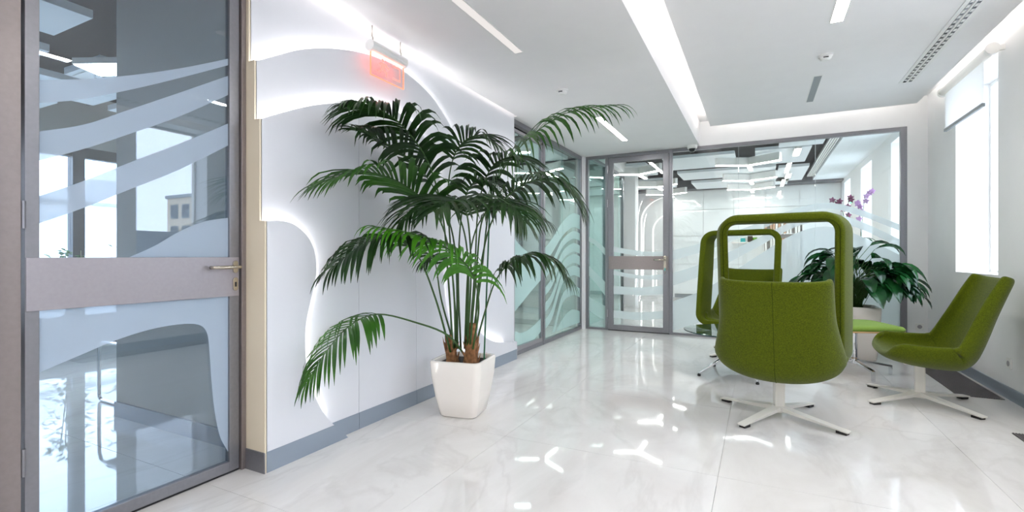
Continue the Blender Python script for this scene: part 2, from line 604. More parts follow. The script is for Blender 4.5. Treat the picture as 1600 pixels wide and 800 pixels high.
# ------------------------------------------------------------------ right wall, its windows, baseboard
WT = 0.34
WIN = [(-1.6, -0.65), (0.55, 1.50), (3.10, 3.92), (5.26, 6.20), (7.75, 8.80), (10.15, 11.15), (12.3, 13.1)]
SILL, HEAD = 0.94, 2.74
mb = MB()
mb.box((XR, Y_BACK, -0.01), (XR + WT, YF + 0.1, SILL))
mb.box((XR, Y_BACK, HEAD), (XR + WT, YF + 0.1, ZU + 0.2))
y = Y_BACK
for a, b in WIN:
    mb.box((XR, y, SILL), (XR + WT, a, HEAD)); y = b
mb.box((XR, y, SILL), (XR + WT, YF + 0.1, HEAD))
struct('wall_right', mb, 'white_paint', 'pale outer wall with deep window openings on the daylight side', 'wall')
for i, (a, b) in enumerate(WIN):
    w = sempty('window_%d' % (i + 3), ['tall window behind the entrance side of the lounge', 'tall window beside the entrance', 'tall window across from the glazed office door',
        'tall bright window above the low green chair', 'first tall window in the room behind the glass', 'second tall window in the room behind the glass', 'last tall window by the far cabinets'][i], 'window')
    xo = XR + WT - 0.09
    f = MB()
    f.box((xo, a, SILL), (xo + 0.06, a + 0.02, HEAD)); f.box((xo, b - 0.02, SILL), (xo + 0.06, b, HEAD))
    f.box((xo, a + 0.02, SILL), (xo + 0.06, b - 0.02, SILL + 0.025)); f.box((xo, a + 0.02, HEAD - 0.03), (xo + 0.06, b - 0.02, HEAD))
    f.build('frame', 'plastic_white', w)
    boxo('pane', (xo + 0.025, a + 0.02, SILL + 0.025), (xo + 0.033, b - 0.02, HEAD - 0.03), 'glass_window', w)
    boxo('sill', (XR - 0.0, a, SILL - 0.002), (xo, b, SILL + 0.006), 'plastic_white', w)
struct('baseboard_right', MB().box((XR - 0.012, Y_BACK, 0), (XR, YB - 0.06, 0.095)), 'baseboard_grey', 'grey blue skirting along the window wall', 'baseboard', bevel=0.002)

# rear wall behind the camera and near left wall
struct('wall_rear', MB().box((-2.44, Y_BACK - 0.1, 0), (XR + WT, Y_BACK, ZU + 0.1)), 'white_paint', 'plain white wall closing the lounge behind the viewer', 'wall')
struct('wall_near', MB().box((-2.44, Y_BACK, 0), (-2.37, 0.63, ZC + 0.10)), 'white_paint', 'plain white wall beside the glazed office door', 'wall')

# ------------------------------------------------------------------ door 1 : glazed office door on the left
DX0, DX1 = -2.415, -2.380
d1 = sempty('door_1', 'grey framed glazed door with wide middle rail and frosted waves', 'door')
fr = MB()
fr.box((-2.44, 0.63, 0), (-2.36, 0.705, ZC)); fr.box((-2.43, 0.705, 0), (-2.372, 0.765, ZC))
fr.box((-2.44, 1.602, 0), (-2.368, 1.626, ZC))
fr.box((-2.44, 0.765, 2.50), (-2.37, 1.602, ZC))
fr.build('frame', 'aluminium_warm', d1, bevel=0.002)
st = MB()
st.box((DX0, 0.777, 0.012), (DX1, 0.818, 2.49)); st.box((DX0, 1.545, 0.012), (DX1, 1.596, 2.49))
st.box((DX0, 0.818, 0.012), (DX1, 1.545, 0.062)); st.box((DX0, 0.818, 2.44), (DX1, 1.545, 2.49))
st.build('leaf_frame', 'aluminium_grey', d1, bevel=0.002)
boxo('bottom_seal', (DX0 + 0.005, 0.777, 0.003), (DX1 - 0.004, 1.596, 0.012), 'dark_gap', d1)
boxo('rail', (DX0 - 0.004, 0.779, 0.897), (DX1 + 0.005, 1.592, 1.094), 'rail_metal', d1, bevel=0.0015)
GX = -2.398
p_up = boxo('pane', (GX - 0.005, 0.818, 1.094), (GX + 0.005, 1.545, 2.44), 'glass_blue', d1)
p_lo = boxo('pane', (GX - 0.005, 0.818, 0.062), (GX + 0.005, 1.545, 0.897), 'glass_blue', d1)
XFB = GX + 0.0062
def door_film(poly, pane, ylo, yhi, zlo, zhi):
    q = [(p.y, p.z) for p in [on_x(a, b, XFB) for a, b in poly]]
    for ax, v, less in ((0, ylo, False), (0, yhi, True), (1, zlo, False), (1, zhi, True)):
        q = clip_poly(q, ax, v, less)
    if len(q) > 2:
        MB().prism(q, 'x', XFB - 0.0005, XFB + 0.0003).build('frosted_band', 'frost_blue', pane)
UP = (0.8185, 1.5445, 1.0945, 2.4395)
LO = (0.8185, 1.5445, 0.0625, 0.8965)
def strip(top, bot):
    t = [(p.x, p.y) for p in spline([(a, b, 0) for a, b in top], 24)]
    b = [(p.x, p.y) for p in spline([(a, b, 0) for a, b in bot], 24)]
    return t + b[::-1]
door_film(strip([(50, 125), (120, 124), (200, 118), (280, 107), (375, 88)], [(50, 162), (120, 156), (200, 141), (280, 122), (375, 97)]), p_up, *UP)
door_film(strip([(50, 207), (130, 195), (200, 172), (280, 145), (375, 112)], [(50, 254), (130, 233), (200, 210), (280, 182), (375, 140)]), p_up, *UP)
door_film(strip([(50, 310), (130, 283), (200, 255), (280, 225), (375, 185)], [(50, 353), (130, 325), (200, 297), (280, 265), (375, 218)]), p_up, *UP)
door_film(strip([(195, 405), (240, 385), (280, 362), (320, 346), (375, 338)], [(195, 412), (240, 412), (280, 412), (320, 412), (375, 412)]), p_up, *UP)
hill = [(40, 592), (60, 583), (90, 570), (130, 553), (180, 532), (230, 516), (270, 508), (300, 506), (316, 510), (324, 522), (327, 545), (330, 590), (335, 640), (343, 680), (353, 700), (360, 712)]
hill = [(p.x, p.y) for p in spline([(a, b, 0) for a, b in hill], 50)]
door_film([(30, 455)] + hill + [(380, 720), (380, 440)], p_lo, *LO)
for zz in (0.35, 1.25, 2.2):
    MB().tube([(DX1 + 0.006, 0.772, zz - 0.05), (DX1 + 0.006, 0.772, zz + 0.05)], 0.007).build('hinge', 'aluminium_grey', d1, smooth=False)
# lever handle and lock
hd = empty('handle'); hd.parent = d1
def plate(y, z, h, par, name):
    pts = []
    for k in range(16):
        a = 2 * math.pi * k / 16
        pts.append((y + 0.0135 * math.cos(a), z + 0.0135 * math.sin(a) + (h if math.sin(a) > 0 else -h)))
    return MB().prism(pts, 'x', DX1 + 0.005, DX1 + 0.012).build(name, 'steel', par, bevel=0.001)
plate(1.570, 1.045, 0.018, hd, 'rose')
MB().tube([(DX1 + 0.01, 1.570, 1.045), (DX1 + 0.050, 1.570, 1.045), (DX1 + 0.060, 1.562, 1.045), (DX1 + 0.062, 1.55, 1.045), (DX1 + 0.060, 1.455, 1.044), (DX1 + 0.054, 1.437, 1.044), (DX1 + 0.03, 1.432, 1.044)], 0.0085, 10).build('lever', 'steel', hd, smooth=True)
lk = plate(1.570, 0.958, 0.020, d1, 'lock')
MB().box((DX1 + 0.012, 1.566, 0.945), (DX1 + 0.0135, 1.574, 0.968)).build('keyhole', 'dark_gap', lk)

# ------------------------------------------------------------------ left glazed partition beyond the curved wall
w2 = sempty('window_2', 'tall teal glazed partition with frosted waves beyond the curved wall', 'window')
YA, YM, YE = 4.70, 5.58, 7.03
f = MB()
f.box((-2.44, YA, 0), (-2.38, YA + 0.045, ZC)); f.box((-2.44, YE - 0.035, 0), (-2.38, YE, ZC))
f.box((-2.44, YM - 0.03, 0.0), (-2.375, YM + 0.03, ZC))
for a, b in ((YA + 0.045, YM - 0.03), (YM + 0.03, YE - 0.035)):
    f.box((-2.44, a, 0), (-2.38, b, 0.045)); f.box((-2.44, a, ZC - 0.05), (-2.38, b, ZC))
f.build('frame', 'aluminium_grey', w2, bevel=0.002)
f = MB()
f.box((-2.425, YA + 0.045, 0.045), (-2.385, YA + 0.075, ZC - 0.10)); f.box((-2.425, YM - 0.06, 0.045), (-2.385, YM - 0.03, ZC - 0.10))
f.box((-2.425, YA + 0.075, 0.045), (-2.385, YM - 0.06, 0.09)); f.box((-2.425, YA + 0.045, ZC - 0.13), (-2.385, YM - 0.03, ZC - 0.10))
f.build('inner_frame', 'rail_metal', w2)
pa = boxo('pane', (XG - 0.005, YA + 0.075, 0.09), (XG + 0.005, YM - 0.06, ZC - 0.13), 'glass_teal', w2)
pb = boxo('pane', (XG - 0.005, YM + 0.03, 0.045), (XG + 0.005, 6.27, ZC - 0.05), 'glass_teal', w2)
pc = boxo('pane', (XG - 0.005, 6.276, 0.045), (XG + 0.005, YE - 0.035, ZC - 0.05), 'glass_teal', w2)
XF2 = XG + 0.0062
def part_film(poly, pane, ylo, yhi, mat='frost_teal'):
    q = [(p.y, p.z) for p in [on_x(a, b, XF2) for a, b in poly]]
    for ax, v, less in ((0, ylo, False), (0, yhi, True), (1, 0.1, False), (1, 2.4, True)):
        q = clip_poly(q, ax, v, less)
    if len(q) > 2:
        MB().prism(q, 'x', XF2 - 0.0005, XF2 + 0.0003).build('frosted_band', mat, pane)
for k, (yt, th) in enumerate([(334, 22), (362, 12), (381, 13), (398, 14), (416, 15), (448, 14)]):
    dz = 40 + 7 * k
    poly = strip([(845, yt + dz + 22), (862, yt + dz), (878, yt + 14), (893, yt), (903, yt + 1), (915, yt + 10)],
                 [(845, yt + dz + 22 + th), (862, yt + dz + th), (878, yt + 14 + th), (893, yt + th), (903, yt + 1 + th), (915, yt + 10 + th)])
    part_film(poly, pb, YM + 0.031, 6.27)
    part_film(poly, pc, 6.277, YE - 0.036)
mound = strip([(862, 535), (875, 505), (890, 486), (900, 484), (915, 492)], [(862, 560), (875, 560), (890, 560), (900, 560), (915, 560)])
part_film(mound, pb, YM + 0.031, 6.27); part_film(mound, pc, 6.277, YE - 0.036)
part_film(strip([(790, 352), (810, 380), (830, 397), (850, 398)], [(790, 505), (810, 480), (830, 455), (850, 432)]), pa, YA + 0.076, YM - 0.061)
part_film(strip([(790, 508), (812, 520), (830, 512), (850, 492)], [(790, 535), (812, 545), (830, 535), (850, 512)]), pa, YA + 0.076, YM - 0.061)

# ------------------------------------------------------------------ back wall, glazing and door 2
mb = MB()
mb.box((XS, YB - 0.05, ZC + 0.0), (XR, YB + 0.06, ZU))          # header above the glass (white)
mb.box((1.535, YB - 0.05, 0), (XR, YB + 0.06, ZC))              # pier to the window wall
mb.box((-2.44, YE + 0.002, 0), (-2.335, YB + 0.06, ZC))         # corner post
struct('wall_back', mb, 'white_paint', 'white surround of the glass wall at the end of the lounge', 'wall')
struct('baseboard_back', MB().box((1.535, YB - 0.062, 0), (XR - 0.012, YB - 0.05, 0.095)), 'baseboard_grey', 'short grey skirting on the corner pier by the planter', 'baseboard')
w1 = sempty('window_1', 'frameless glass wall with sweeping frosted bands at the end of the lounge', 'window')
fy0, fy1 = YB - 0.045, YB + 0.02
f = MB()
f.box((-2.335, fy0, 0), (-2.295, fy1, ZC)); f.box((-2.035, fy0, 0), (-1.995, fy1, ZC)); f.box((-1.115, fy0, 0), (-1.075, fy1, ZC)); f.box((1.475, fy0, 0), (1.535, fy1, ZC))
f.box((-2.295, fy0, 0), (-2.035, fy1, 0.03)); f.box((-2.295, fy0, ZC - 0.045), (-2.035, fy1, ZC))
f.box((-1.995, fy0, ZC - 0.045), (-1.115, fy1, ZC)); f.box((-1.075, fy0, 0), (1.475, fy1, 0.03)); f.box((-1.075, fy0, ZC - 0.045), (1.475, fy1, ZC))
f.build('frame', 'aluminium_grey', w1, bevel=0.002)
YG = YB - 0.012
def pane_b(x0, x1, mat):
    return boxo('pane', (x0, YG - 0.005, 0.03), (x1, YG + 0.005, ZC - 0.045), mat, w1)
side = pane_b(-2.295, -2.035, 'glass_teal')
big = [pane_b(-1.075, -0.238, 'glass_clear'), pane_b(-0.234, 0.631, 'glass_clear'), pane_b(0.635, 1.475, 'glass_clear')]
ranges = [(-1.074, -0.239), (-0.233, 0.630), (0.636, 1.474)]
for x in (-0.236, 0.633):
    boxo('joint', (x - 0.0017, YG - 0.005, 0.03), (x + 0.0017, YG + 0.005, ZC - 0.045), 'frost', w1)
YF1 = YG - 0.0062
def back_film(poly, pane, xlo, xhi, mat='frost', zlo=0.031, zhi=2.5):
    q = [(p.x, p.z) for p in [on_y(a, b, YF1) for a, b in poly]]
    for ax, v, less in ((0, xlo, False), (0, xhi, True), (1, zlo, False), (1, zhi, True)):
        q = clip_poly(q, ax, v, less)
    if len(q) > 2:
        MB().prism(q, 'y', YF1 - 0.0003, YF1 + 0.0005).build('frosted_band', mat, pane)
bands = [
    ([(1040, 394), (1105, 377), (1180, 350), (1240, 327), (1290, 317), (1340, 326), (1415, 354)], [(1040, 409), (1105, 391), (1180, 362), (1240, 337), (1290, 326), (1340, 336), (1415, 364)]),
    ([(1040, 430), (1105, 409), (1180, 374), (1240, 345), (1290, 333), (1340, 344), (1415, 378)], [(1040, 450), (1105, 427), (1180, 388), (1240, 356), (1290, 345), (1340, 356), (1415, 391)]),
    ([(1040, 475), (1105, 450), (1180, 402), (1240, 366), (1290, 354), (1340, 367), (1415, 403)], [(1040, 520), (1105, 500), (1180, 470), (1240, 462), (1290, 470), (1340, 490), (1415, 515)]),
]
for t, b in bands:
    for pn, (lo, hi) in zip(big, ranges):
        back_film(strip(t, b), pn, lo, hi)
for t, b in (([(910, 366), (930, 375), (950, 392)], [(910, 372), (930, 383), (950, 404)]), ([(910, 405), (930, 425), (950, 445)], [(910, 420), (930, 442), (950, 468)]),
             ([(910, 455), (930, 470), (950, 480)], [(910, 475), (930, 492), (950, 502)])):
    back_film(strip(t, b), side, -2.294, -2.036, 'frost_teal')
d2 = sempty('door_2', 'grey framed glass door with taupe middle rail in the glass wall', 'door')
lf = MB()
a, b = -1.992, -1.118
lf.box((a, fy0 + 0.004, 0.012), (a + 0.075, fy1 - 0.01, ZC - 0.05)); lf.box((b - 0.085, fy0 + 0.004, 0.012), (b, fy1 - 0.01, ZC - 0.05))
lf.box((a + 0.075, fy0 + 0.004, 0.012), (b - 0.085, fy1 - 0.01, 0.085)); lf.box((a + 0.075, fy0 + 0.004, ZC - 0.12), (b - 0.085, fy1 - 0.01, ZC - 0.05))
lf.build('leaf_frame', 'aluminium_grey', d2, bevel=0.002)
boxo('rail', (a + 0.01, fy0 - 0.002, 0.905), (b - 0.01, fy1 - 0.006, 1.098), 'aluminium_warm', d2, bevel=0.0015)
pu = boxo('pane', (a + 0.075, YG - 0.004, 1.098), (b - 0.085, YG + 0.004, ZC - 0.12), 'glass_clear', d2)
pl = boxo('pane', (a + 0.075, YG - 0.004, 0.085), (b - 0.085, YG + 0.004, 0.905), 'glass_clear', d2)
back_film(strip([(950, 384), (1000, 392), (1045, 394)], [(950, 392), (1000, 400), (1045, 402)]), pu, a + 0.076, b - 0.086, 'frost', 1.1, 2.4)
back_film(strip([(950, 421), (1000, 430), (1045, 428)], [(950, 428), (1000, 436), (1045, 437)]), pl, a + 0.076, b - 0.086, 'frost', 0.09, 0.9)
back_film(strip([(950, 446), (1000, 449), (1045, 445)], [(950, 459), (1000, 461), (1045, 459)]), pl, a + 0.076, b - 0.086, 'frost', 0.09, 0.9)
back_film(strip([(950, 484), (1000, 488), (1045, 485)], [(950, 496), (1000, 500), (1045, 497)]), pl, a + 0.076, b - 0.086, 'frost', 0.09, 0.9)
h2 = empty('handle'); h2.parent = d2
MB().box((b - 0.075, fy0 - 0.012, 0.90), (b - 0.035, fy0 - 0.0, 1.10)).build('back_plate', 'steel', h2, bevel=0.002)
MB().tube([(b - 0.055, fy0 - 0.01, 1.045), (b - 0.055, fy0 - 0.055, 1.045), (b - 0.07, fy0 - 0.06, 1.045), (b - 0.185, fy0 - 0.06, 1.045), (b - 0.20, fy0 - 0.045, 1.045)], 0.009, 8).build('lever', 'steel', h2, smooth=True)
for zz in (0.25, 1.88, 2.38):
    MB().tube([(a - 0.004, fy0 - 0.006, zz - 0.055), (a - 0.004, fy0 - 0.006, zz + 0.055)], 0.010, 8).build('hinge', 'rail_metal', d2)
boxo('threshold', (a, fy0 + 0.006, 0.001), (b, fy1 - 0.012, 0.012), 'dark_gap', d2)
# keys dangling in the lock
ky = empty('key_set', (b - 0.055, fy0 - 0.014, 0.93))
MB().box((-0.006, -0.012, -0.035), (0.006, -0.006, 0.0)).build('fob', 'box_teal', ky)
MB().tube([(0, -0.008, -0.03), (0.006, -0.008, -0.06), (-0.004, -0.008, -0.09)], 0.003, 6).build('ring', 'steel', ky)
tag(ky, 'small bunch of keys hanging in the lock of the glass door', 'keys')

# ------------------------------------------------------------------ room behind the glass
ZB = 3.05
cb = struct('ceiling_far', MB().box((-4.6, YB + 0.06, ZB), (XR + 0.4, YF + 0.1, ZB + 0.06)), 'dark_ceiling', 'dark open ceiling with hanging white panels behind the glass wall', 'ceiling')
for (x0, x1, y0, y1, z) in [(-1.05, 0.35, 7.55, 8.35, 2.80), (-1.5, -0.35, 8.75, 9.95, 2.78), (-0.05, 0.75, 8.9, 10.3, 2.82), (-1.5, 0.3, 10.5, 11.5, 2.80),
                            (0.75, 1.02 + 0.0, 7.3, 8.3, 2.95), (-2.5, -1.75, 7.5, 8.7, 2.8), (-2.6, -1.9, 9.3, 10.6, 2.82), (-2.8, -1.8, 11.2, 12.6, 2.8), (-1.4, 0.6, 12.0, 13.2, 2.80), (0.28, 0.86, 7.5, 8.6, 2.78), (0.35, 0.86, 10.7, 12.6, 2.8)]:
    boxo('hanging_panel', (x0, y0, z), (x1, y1, z + 0.05), 'acoustic_panel', cb)
boxo('side_panel', (1.12, YB + 0.06, 2.86), (XR, YF, 2.92), 'acoustic_panel', cb)
boxo('bulkhead', (-4.5, YF - 0.42, 2.82), (XR, YF - 0.02, ZB), 'duct_grey', cb)
wf = struct('wall_far', MB().box((-4.6, YF, 0), (XR + 0.3, YF + 0.1, ZB + 0.1)), 'white_paint', 'far wall of glossy white cabinet fronts behind the glass', 'wall')
xs = [-2.0, -1.28, -0.56, 0.16, 0.88, XR - 0.005]
for xa, xb in zip(xs[:-1], xs[1:]):
    for za, zb in ((0.10, 0.88), (0.89, 1.62), (1.63, 2.30), (2.31, 2.80)):
        boxo('cabinet_front', (xa + 0.004, YF - 0.03, za), (xb - 0.004, YF - 0.002, zb), 'cabinet_gloss', wf)
boxo('plinth', (-2.0, YF - 0.02, 0.0), (XR - 0.005, YF - 0.002, 0.095), 'bar_grey', wf)
# curved light lines of the panelled wall seen through the door
def arc_pts(cx, cz, rx, rz, a0, a1, n=24):
    return [(cx + rx * math.cos(a0 + (a1 - a0) * k / n), cz + rz * math.sin(a0 + (a1 - a0) * k / n)) for k in range(n + 1)]
for (x0, z0, rx, rz) in ((-2.10, 2.05, 0.78, 0.65), (-2.02, 1.75, 0.55, 0.50)):
    pts = [(x0 - rx, 0.15)] + arc_pts(x0, z0, rx, rz, math.pi, math.pi * 0.52)
    mb = MB()
    mb.grid([[(px_ - 0.012, YF - 0.012, pz_), (px_ + 0.012, YF - 0.012, pz_ + 0.004)] for px_, pz_ in pts])
    mb.grid([[(px_ - 0.018, YF - 0.004, pz_), (px_ + 0.018, YF - 0.004, pz_ + 0.004)] for px_, pz_ in pts])
    mb.build('light_line', 'led_arc', wf)
struct('wall_side', MB().box((-4.6, 9.4, 0), (-4.5, YF, ZB)), 'white_paint', 'white side wall beyond the glass door', 'wall')
struct('column', MB().box((-2.62, 10.6, 0), (-2.38, 10.9, ZB)), 'white_paint', 'white square column seen through the glass door', 'column')
# side glazing continuing in that room
w9 = sempty('window_10', 'teal side glazing of the room seen through the glass door', 'window')
f = MB()
for yy in (YB + 0.07, 8.3, 9.55):
    f.box((-2.44, yy, 0), (-2.38, yy + 0.05, 2.7))
f.box((-2.44, YB + 0.12, 2.65), (-2.38, 9.55, 2.7)); 
f.build('frame', 'aluminium_grey', w9)
boxo('pane', (XG - 0.005, YB + 0.12, 0.0), (XG + 0.005, 8.3, 2.65), 'glass_teal', w9)
boxo('pane', (XG - 0.005, 8.35, 0.0), (XG + 0.005, 9.55, 2.65), 'glass_teal', w9)

def y_lamp(x, y, z, rz, label, group='Y shaped pendant lamps behind the glass', arm=0.56):
    t = tag(empty('pendant_lamp', (x, y, z), rz), label, 'pendant lamp', group)
    def ypoly(hw, L):
        pts = []
        for k in range(3):
            a = math.radians(90 + 120 * k)
            d = Vector((math.cos(a), math.sin(a))); n = Vector((-d.y, d.x))
            b_ = Vector((math.cos(a - math.pi / 3), math.sin(a - math.pi / 3))) * hw / math.sin(math.pi / 3)
            pts += [tuple(b_), tuple(d * L - n * hw), tuple(d * L + n * hw)]
        return pts
    MB().prism(ypoly(0.035, arm), 'z', 0.0, 0.13).build('housing', 'plastic_white', t)
    MB().prism(ypoly(0.030, arm - 0.004), 'z', -0.012, -0.001).build('diffuser', 'led_back', t)
    for k in range(3):
        a = math.radians(90 + 120 * k)
        px_, py_ = math.cos(a) * arm * 0.7, math.sin(a) * arm * 0.7
        MB().tube([(px_, py_, 0.13), (px_, py_, ZB - z)], 0.002, 4).build('cable', 'steel', t)
    return t
ROWN = ['nearest', 'middle', 'farthest']
for k, yy in enumerate((9.3, 11.2, 12.75)):
    y_lamp(-0.15, yy, 2.66, math.radians(-3), '%s Y shaped white pendant lamp behind the large glass panes' % ROWN[k])
    y_lamp(-2.05, yy + 0.1, 2.66, math.radians(-3), '%s Y shaped white pendant lamp seen through the glass door' % ROWN[k])
y_lamp(-3.45, 5.9, 2.62, math.radians(-3), 'Y shaped pendant lamp in the office behind the teal glazing', 'Y shaped pendant lamps in the office')
y_lamp(-3.5, 8.2, 2.62, math.radians(-3), 'Y shaped pendant lamp at the far end of the office', 'Y shaped pendant lamps in the office')
# slot diffuser in that room
vt = tag(empty('air_vent', (0.98, 7.3, 2.90)), 'long white slot vent near the ceiling behind the glass wall', 'vent')
for k in range(4):
    boxo('slat', (0.0 + k * 0.034, 0.0, 0), (0.022 + k * 0.034, 5.6, 0.03), 'plastic_white', vt)
boxo('backing', (-0.01, 0.0, 0.03), (0.135, 5.6, 0.149), 'plastic_dark', vt)
# small ceiling lights
for k, (x, yy) in enumerate(((0.55, 9.0), (0.55, 11.6))):
    t = tag(empty('ceiling_light', (x, yy, 2.76)), ['short bright strip light on the white hanging panel near the vent', 'short bright strip light deeper in the room behind the glass'][k], 'ceiling light')
    boxo('housing', (-0.05, -0.3, 0.0), (0.05, 0.3, 0.035), 'plastic_white', t)
    boxo('diffuser', (-0.042, -0.29, -0.006), (0.042, 0.29, -0.001), 'led_back', t)
det3 = tag(empty('smoke_detector', (0.60, 8.1, 2.779)), 'small smoke detector on a hanging panel behind the glass', 'smoke detector')
MB().lathe([(0.05, 0), (0.05, -0.015), (0.03, -0.035), (0.005, -0.037)], seg=16).build('body', 'plastic_white', det3, smooth=False)
# green emergency sign
gs = tag(empty('exit_sign', (XR - 0.03, 12.0, 2.25)), 'small green glowing sign on the window wall behind the glass', 'sign')
boxo('body', (0, -0.15, -0.08), (0.029, 0.15, 0.08), 'plastic_white', gs)
boxo('face', (-0.004, -0.14, -0.07), (-0.001, 0.14, 0.07), 'exit_green', gs)

# low cabinet with orchids
cab = tag(empty('low_cabinet', (1.32, 8.55, 0)), 'white cabinet carrying the purple orchid behind the glass', 'cabinet')
boxo('body', (-0.28, -0.55, 0.06), (0.38, 0.55, 1.22), 'cabinet_gloss', cab, bevel=0.003)
boxo('plinth', (-0.25, -0.53, 0.0), (0.36, 0.53, 0.06), 'bar_grey', cab)
for k in (0, 1):
    dr = boxo('door', (-0.30, -0.545 + 0.547 * k, 0.07), (-0.281, -0.003 + 0.547 * k, 1.20), 'cabinet_gloss', cab, bevel=0.002)
    boxo('handle', (-0.312, -0.03 + 0.05 * k, 0.6), (-0.301, -0.02 + 0.05 * k, 0.75), 'steel', dr)

def orchid(loc, label, stems, mat2, seed):
    rnd = random.Random(seed)
    t = tag(empty('orchid', loc), label, 'orchid', 'potted orchids behind the glass')
    MB().lathe([(0.045, 0), (0.055, 0.01), (0.065, 0.12), (0.06, 0.125), (0.055, 0.11)], seg=18).build('pot', 'gloss_white', t, smooth=True)
    for k in range(5):
        a = k * 1.256 + rnd.random()
        d = Vector((math.cos(a), math.sin(a), 0)); n = Vector((-d.y, d.x, 0))
        rows = []
        for i in range(6):
            s = i / 5; p = Vector((0, 0, 0.12)) + d * 0.20 * s + Vector((0, 0, 0.10 * s - 0.16 * s * s))
            w = 0.028 * math.sin(math.pi * min(0.97, 0.12 + 0.85 * s))
            rows.append([p - n * w + Vector((0, 0, 0.008)), p, p + n * w + Vector((0, 0, 0.008))])
        MB().grid(rows).build('leaf', 'peace_leaf', t, smooth=True)
    for (dx, dy, h) in stems:
        pts = spline([(0, 0, 0.10), (dx * 0.15, dy * 0.15, h * 0.5), (dx * 0.5, dy * 0.5, h * 0.9), (dx, dy, h)], 14)
        s = MB().tube(pts, 0.004, 6).build('stem', 'palm_stem', t, smooth=True)
        for q in range(5):
            p = pts[14 - q * 2 + 0] + Vector((rnd.uniform(-.03, .03), rnd.uniform(-.03, .03), rnd.uniform(-.03, .02)))
            mb = MB()
            fa = Vector((rnd.uniform(-.5, .2), -1, rnd.uniform(-.3, .3))).normalized()
            u = fa.orthogonal().normalized(); w = fa.cross(u)
            for m_ in range(5):
                a = m_ * 1.2566
                d = u * math.cos(a) + w * math.sin(a); n = fa.cross(d)
                mb.grid([[p, p, p], [p + d * 0.022 - n * 0.016 + fa * .004, p + d * 0.024 + fa * .008, p + d * 0.022 + n * 0.016 + fa * .004], [p + d * 0.043 - n * .004, p + d * 0.046, p + d * 0.043 + n * .004]])
            mb.build('blossom', mat2, s, smooth=True)
    return t
orchid((1.12, 8.28, 1.221), 'purple orchid in bloom on the white cabinet behind the glass', [(-0.16, -0.05, 0.66), (0.03, 0.02, 0.72)], 'orchid_purple', 3)
orchid((1.30, 8.40, 1.221), 'pale lilac orchid beside the purple one behind the glass', [(0.10, 0.02, 0.80), (-0.06, 0.05, 0.64)], 'orchid_pale', 5)
# shelf with small things on the far wall
sh = tag(boxo('wall_shelf', (-0.60, YF - 0.28, 1.42), (-0.02, YF - 0.031, 1.445), 'gloss_white'), 'thin white shelf on the cabinet wall behind the glass', 'shelf')
tag(boxo('carton', (-0.40, YF - 0.2, 1.4455), (-0.29, YF - 0.12, 1.545), 'box_teal', bevel=0.004), 'small teal carton on the thin white shelf', 'box')
tag(boxo('carton', (-0.24, YF - 0.2, 1.4455), (-0.13, YF - 0.10, 1.60), 'box_brown', bevel=0.004), 'dark brown box on the thin white shelf', 'box')
tag(MB().lathe([(0.04, 0), (0.055, 0.11), (0.05, 0.11), (0.037, 0.012)], (0.10 - 0.18, YF - 0.16, 1.4455), 18).build('cup', 'cup_green', smooth=True), 'small green cup at the end of the white shelf', 'cup')
# bookcase with binders
bc = tag(empty('bookcase', (0.52, YF - 0.34, 0)), 'white open bookcase full of pale binders behind the glass', 'bookcase')
f = MB()
f.box((-0.42, 0, 0), (-0.40, 0.30, 2.05)); f.box((0.40, 0, 0), (0.42, 0.30, 2.05)); f.box((-0.40, 0.285, 0), (0.40, 0.30, 2.05))
f.build('case', 'plastic_white', bc)
for z in (0.02, 0.40, 0.80, 1.20, 1.62, 2.03):
    boxo('shelf', (-0.40, 0.0, z), (0.40, 0.285, z + 0.018), 'plastic_white', bc)
rnd = random.Random(11)
bm_ = [MB().box((0, 0, 0), (0.045, 0.20, 0.31)).mesh('binder', 'binder_white'), MB().box((0, 0, 0), (0.045, 0.20, 0.31)).mesh('binder', 'binder_tan')]
rows_l = {0.818: 'lower', 1.218: 'middle', 1.638: 'upper'}
for z, nm in rows_l.items():
    for k in range(13):
        if rnd.random() < 0.12: continue
        o = bpy.data.objects.new('binder', bm_[0 if rnd.random() < 0.72 else 1])
        o.location = (0.52 - 0.385 + k * 0.058, YF - 0.33, z + 0.0005)
        COL.objects.link(o)
        tag(o, 'pale upright binder on the %s filled shelf of the bookcase' % nm, 'binder', 'binders on the %s shelf' % nm)

# ------------------------------------------------------------------ office on the left
ZO = 3.10
co = struct('ceiling_office', MB().box((XRM, Y_BACK, ZO), (-2.44, 9.4, ZO + 0.06)), 'dark_ceiling', 'dark open ceiling of the office with hanging white panels', 'ceiling')
for (x, y_, w, d, z) in [(-3.75, 0.55, 0.9, 0.55, 2.78), (-4.55, 1.30, 0.6, 0.9, 2.80), (-5.0, 0.45, 0.7, 0.6, 2.78), (-5.55, 1.45, 0.7, 0.8, 2.78), (-5.15, 2.35, 0.62, 0.62, 2.70), (-6.25, 1.5, 0.55, 0.7, 2.80),
                      (-6.2, 2.35, 0.7, 0.7, 2.76), (-7.0, 2.0, 0.6, 0.9, 2.74), (-6.3, 3.2, 0.8, 0.6, 2.78), (-5.2, 3.4, 0.9, 0.7, 2.8), (-4.2, 3.6, 0.8, 1.2, 2.78), (-3.3, 3.2, 0.7, 1.3, 2.8), (-3.4, 5.4, 0.8, 1.4, 2.78), (-4.6, 5.4, 0.9, 1.2, 2.8), (-5.9, 5.0, 0.9, 1.2, 2.78), (-3.4, 7.4, 0.8, 1.4, 2.8), (-4.8, 7.4, 1.0, 1.4, 2.78)]:
    boxo('hanging_panel', (x - w / 2, y_ - d / 2, z), (x + w / 2, y_ + d / 2, z + 0.06), 'acoustic_panel', co)
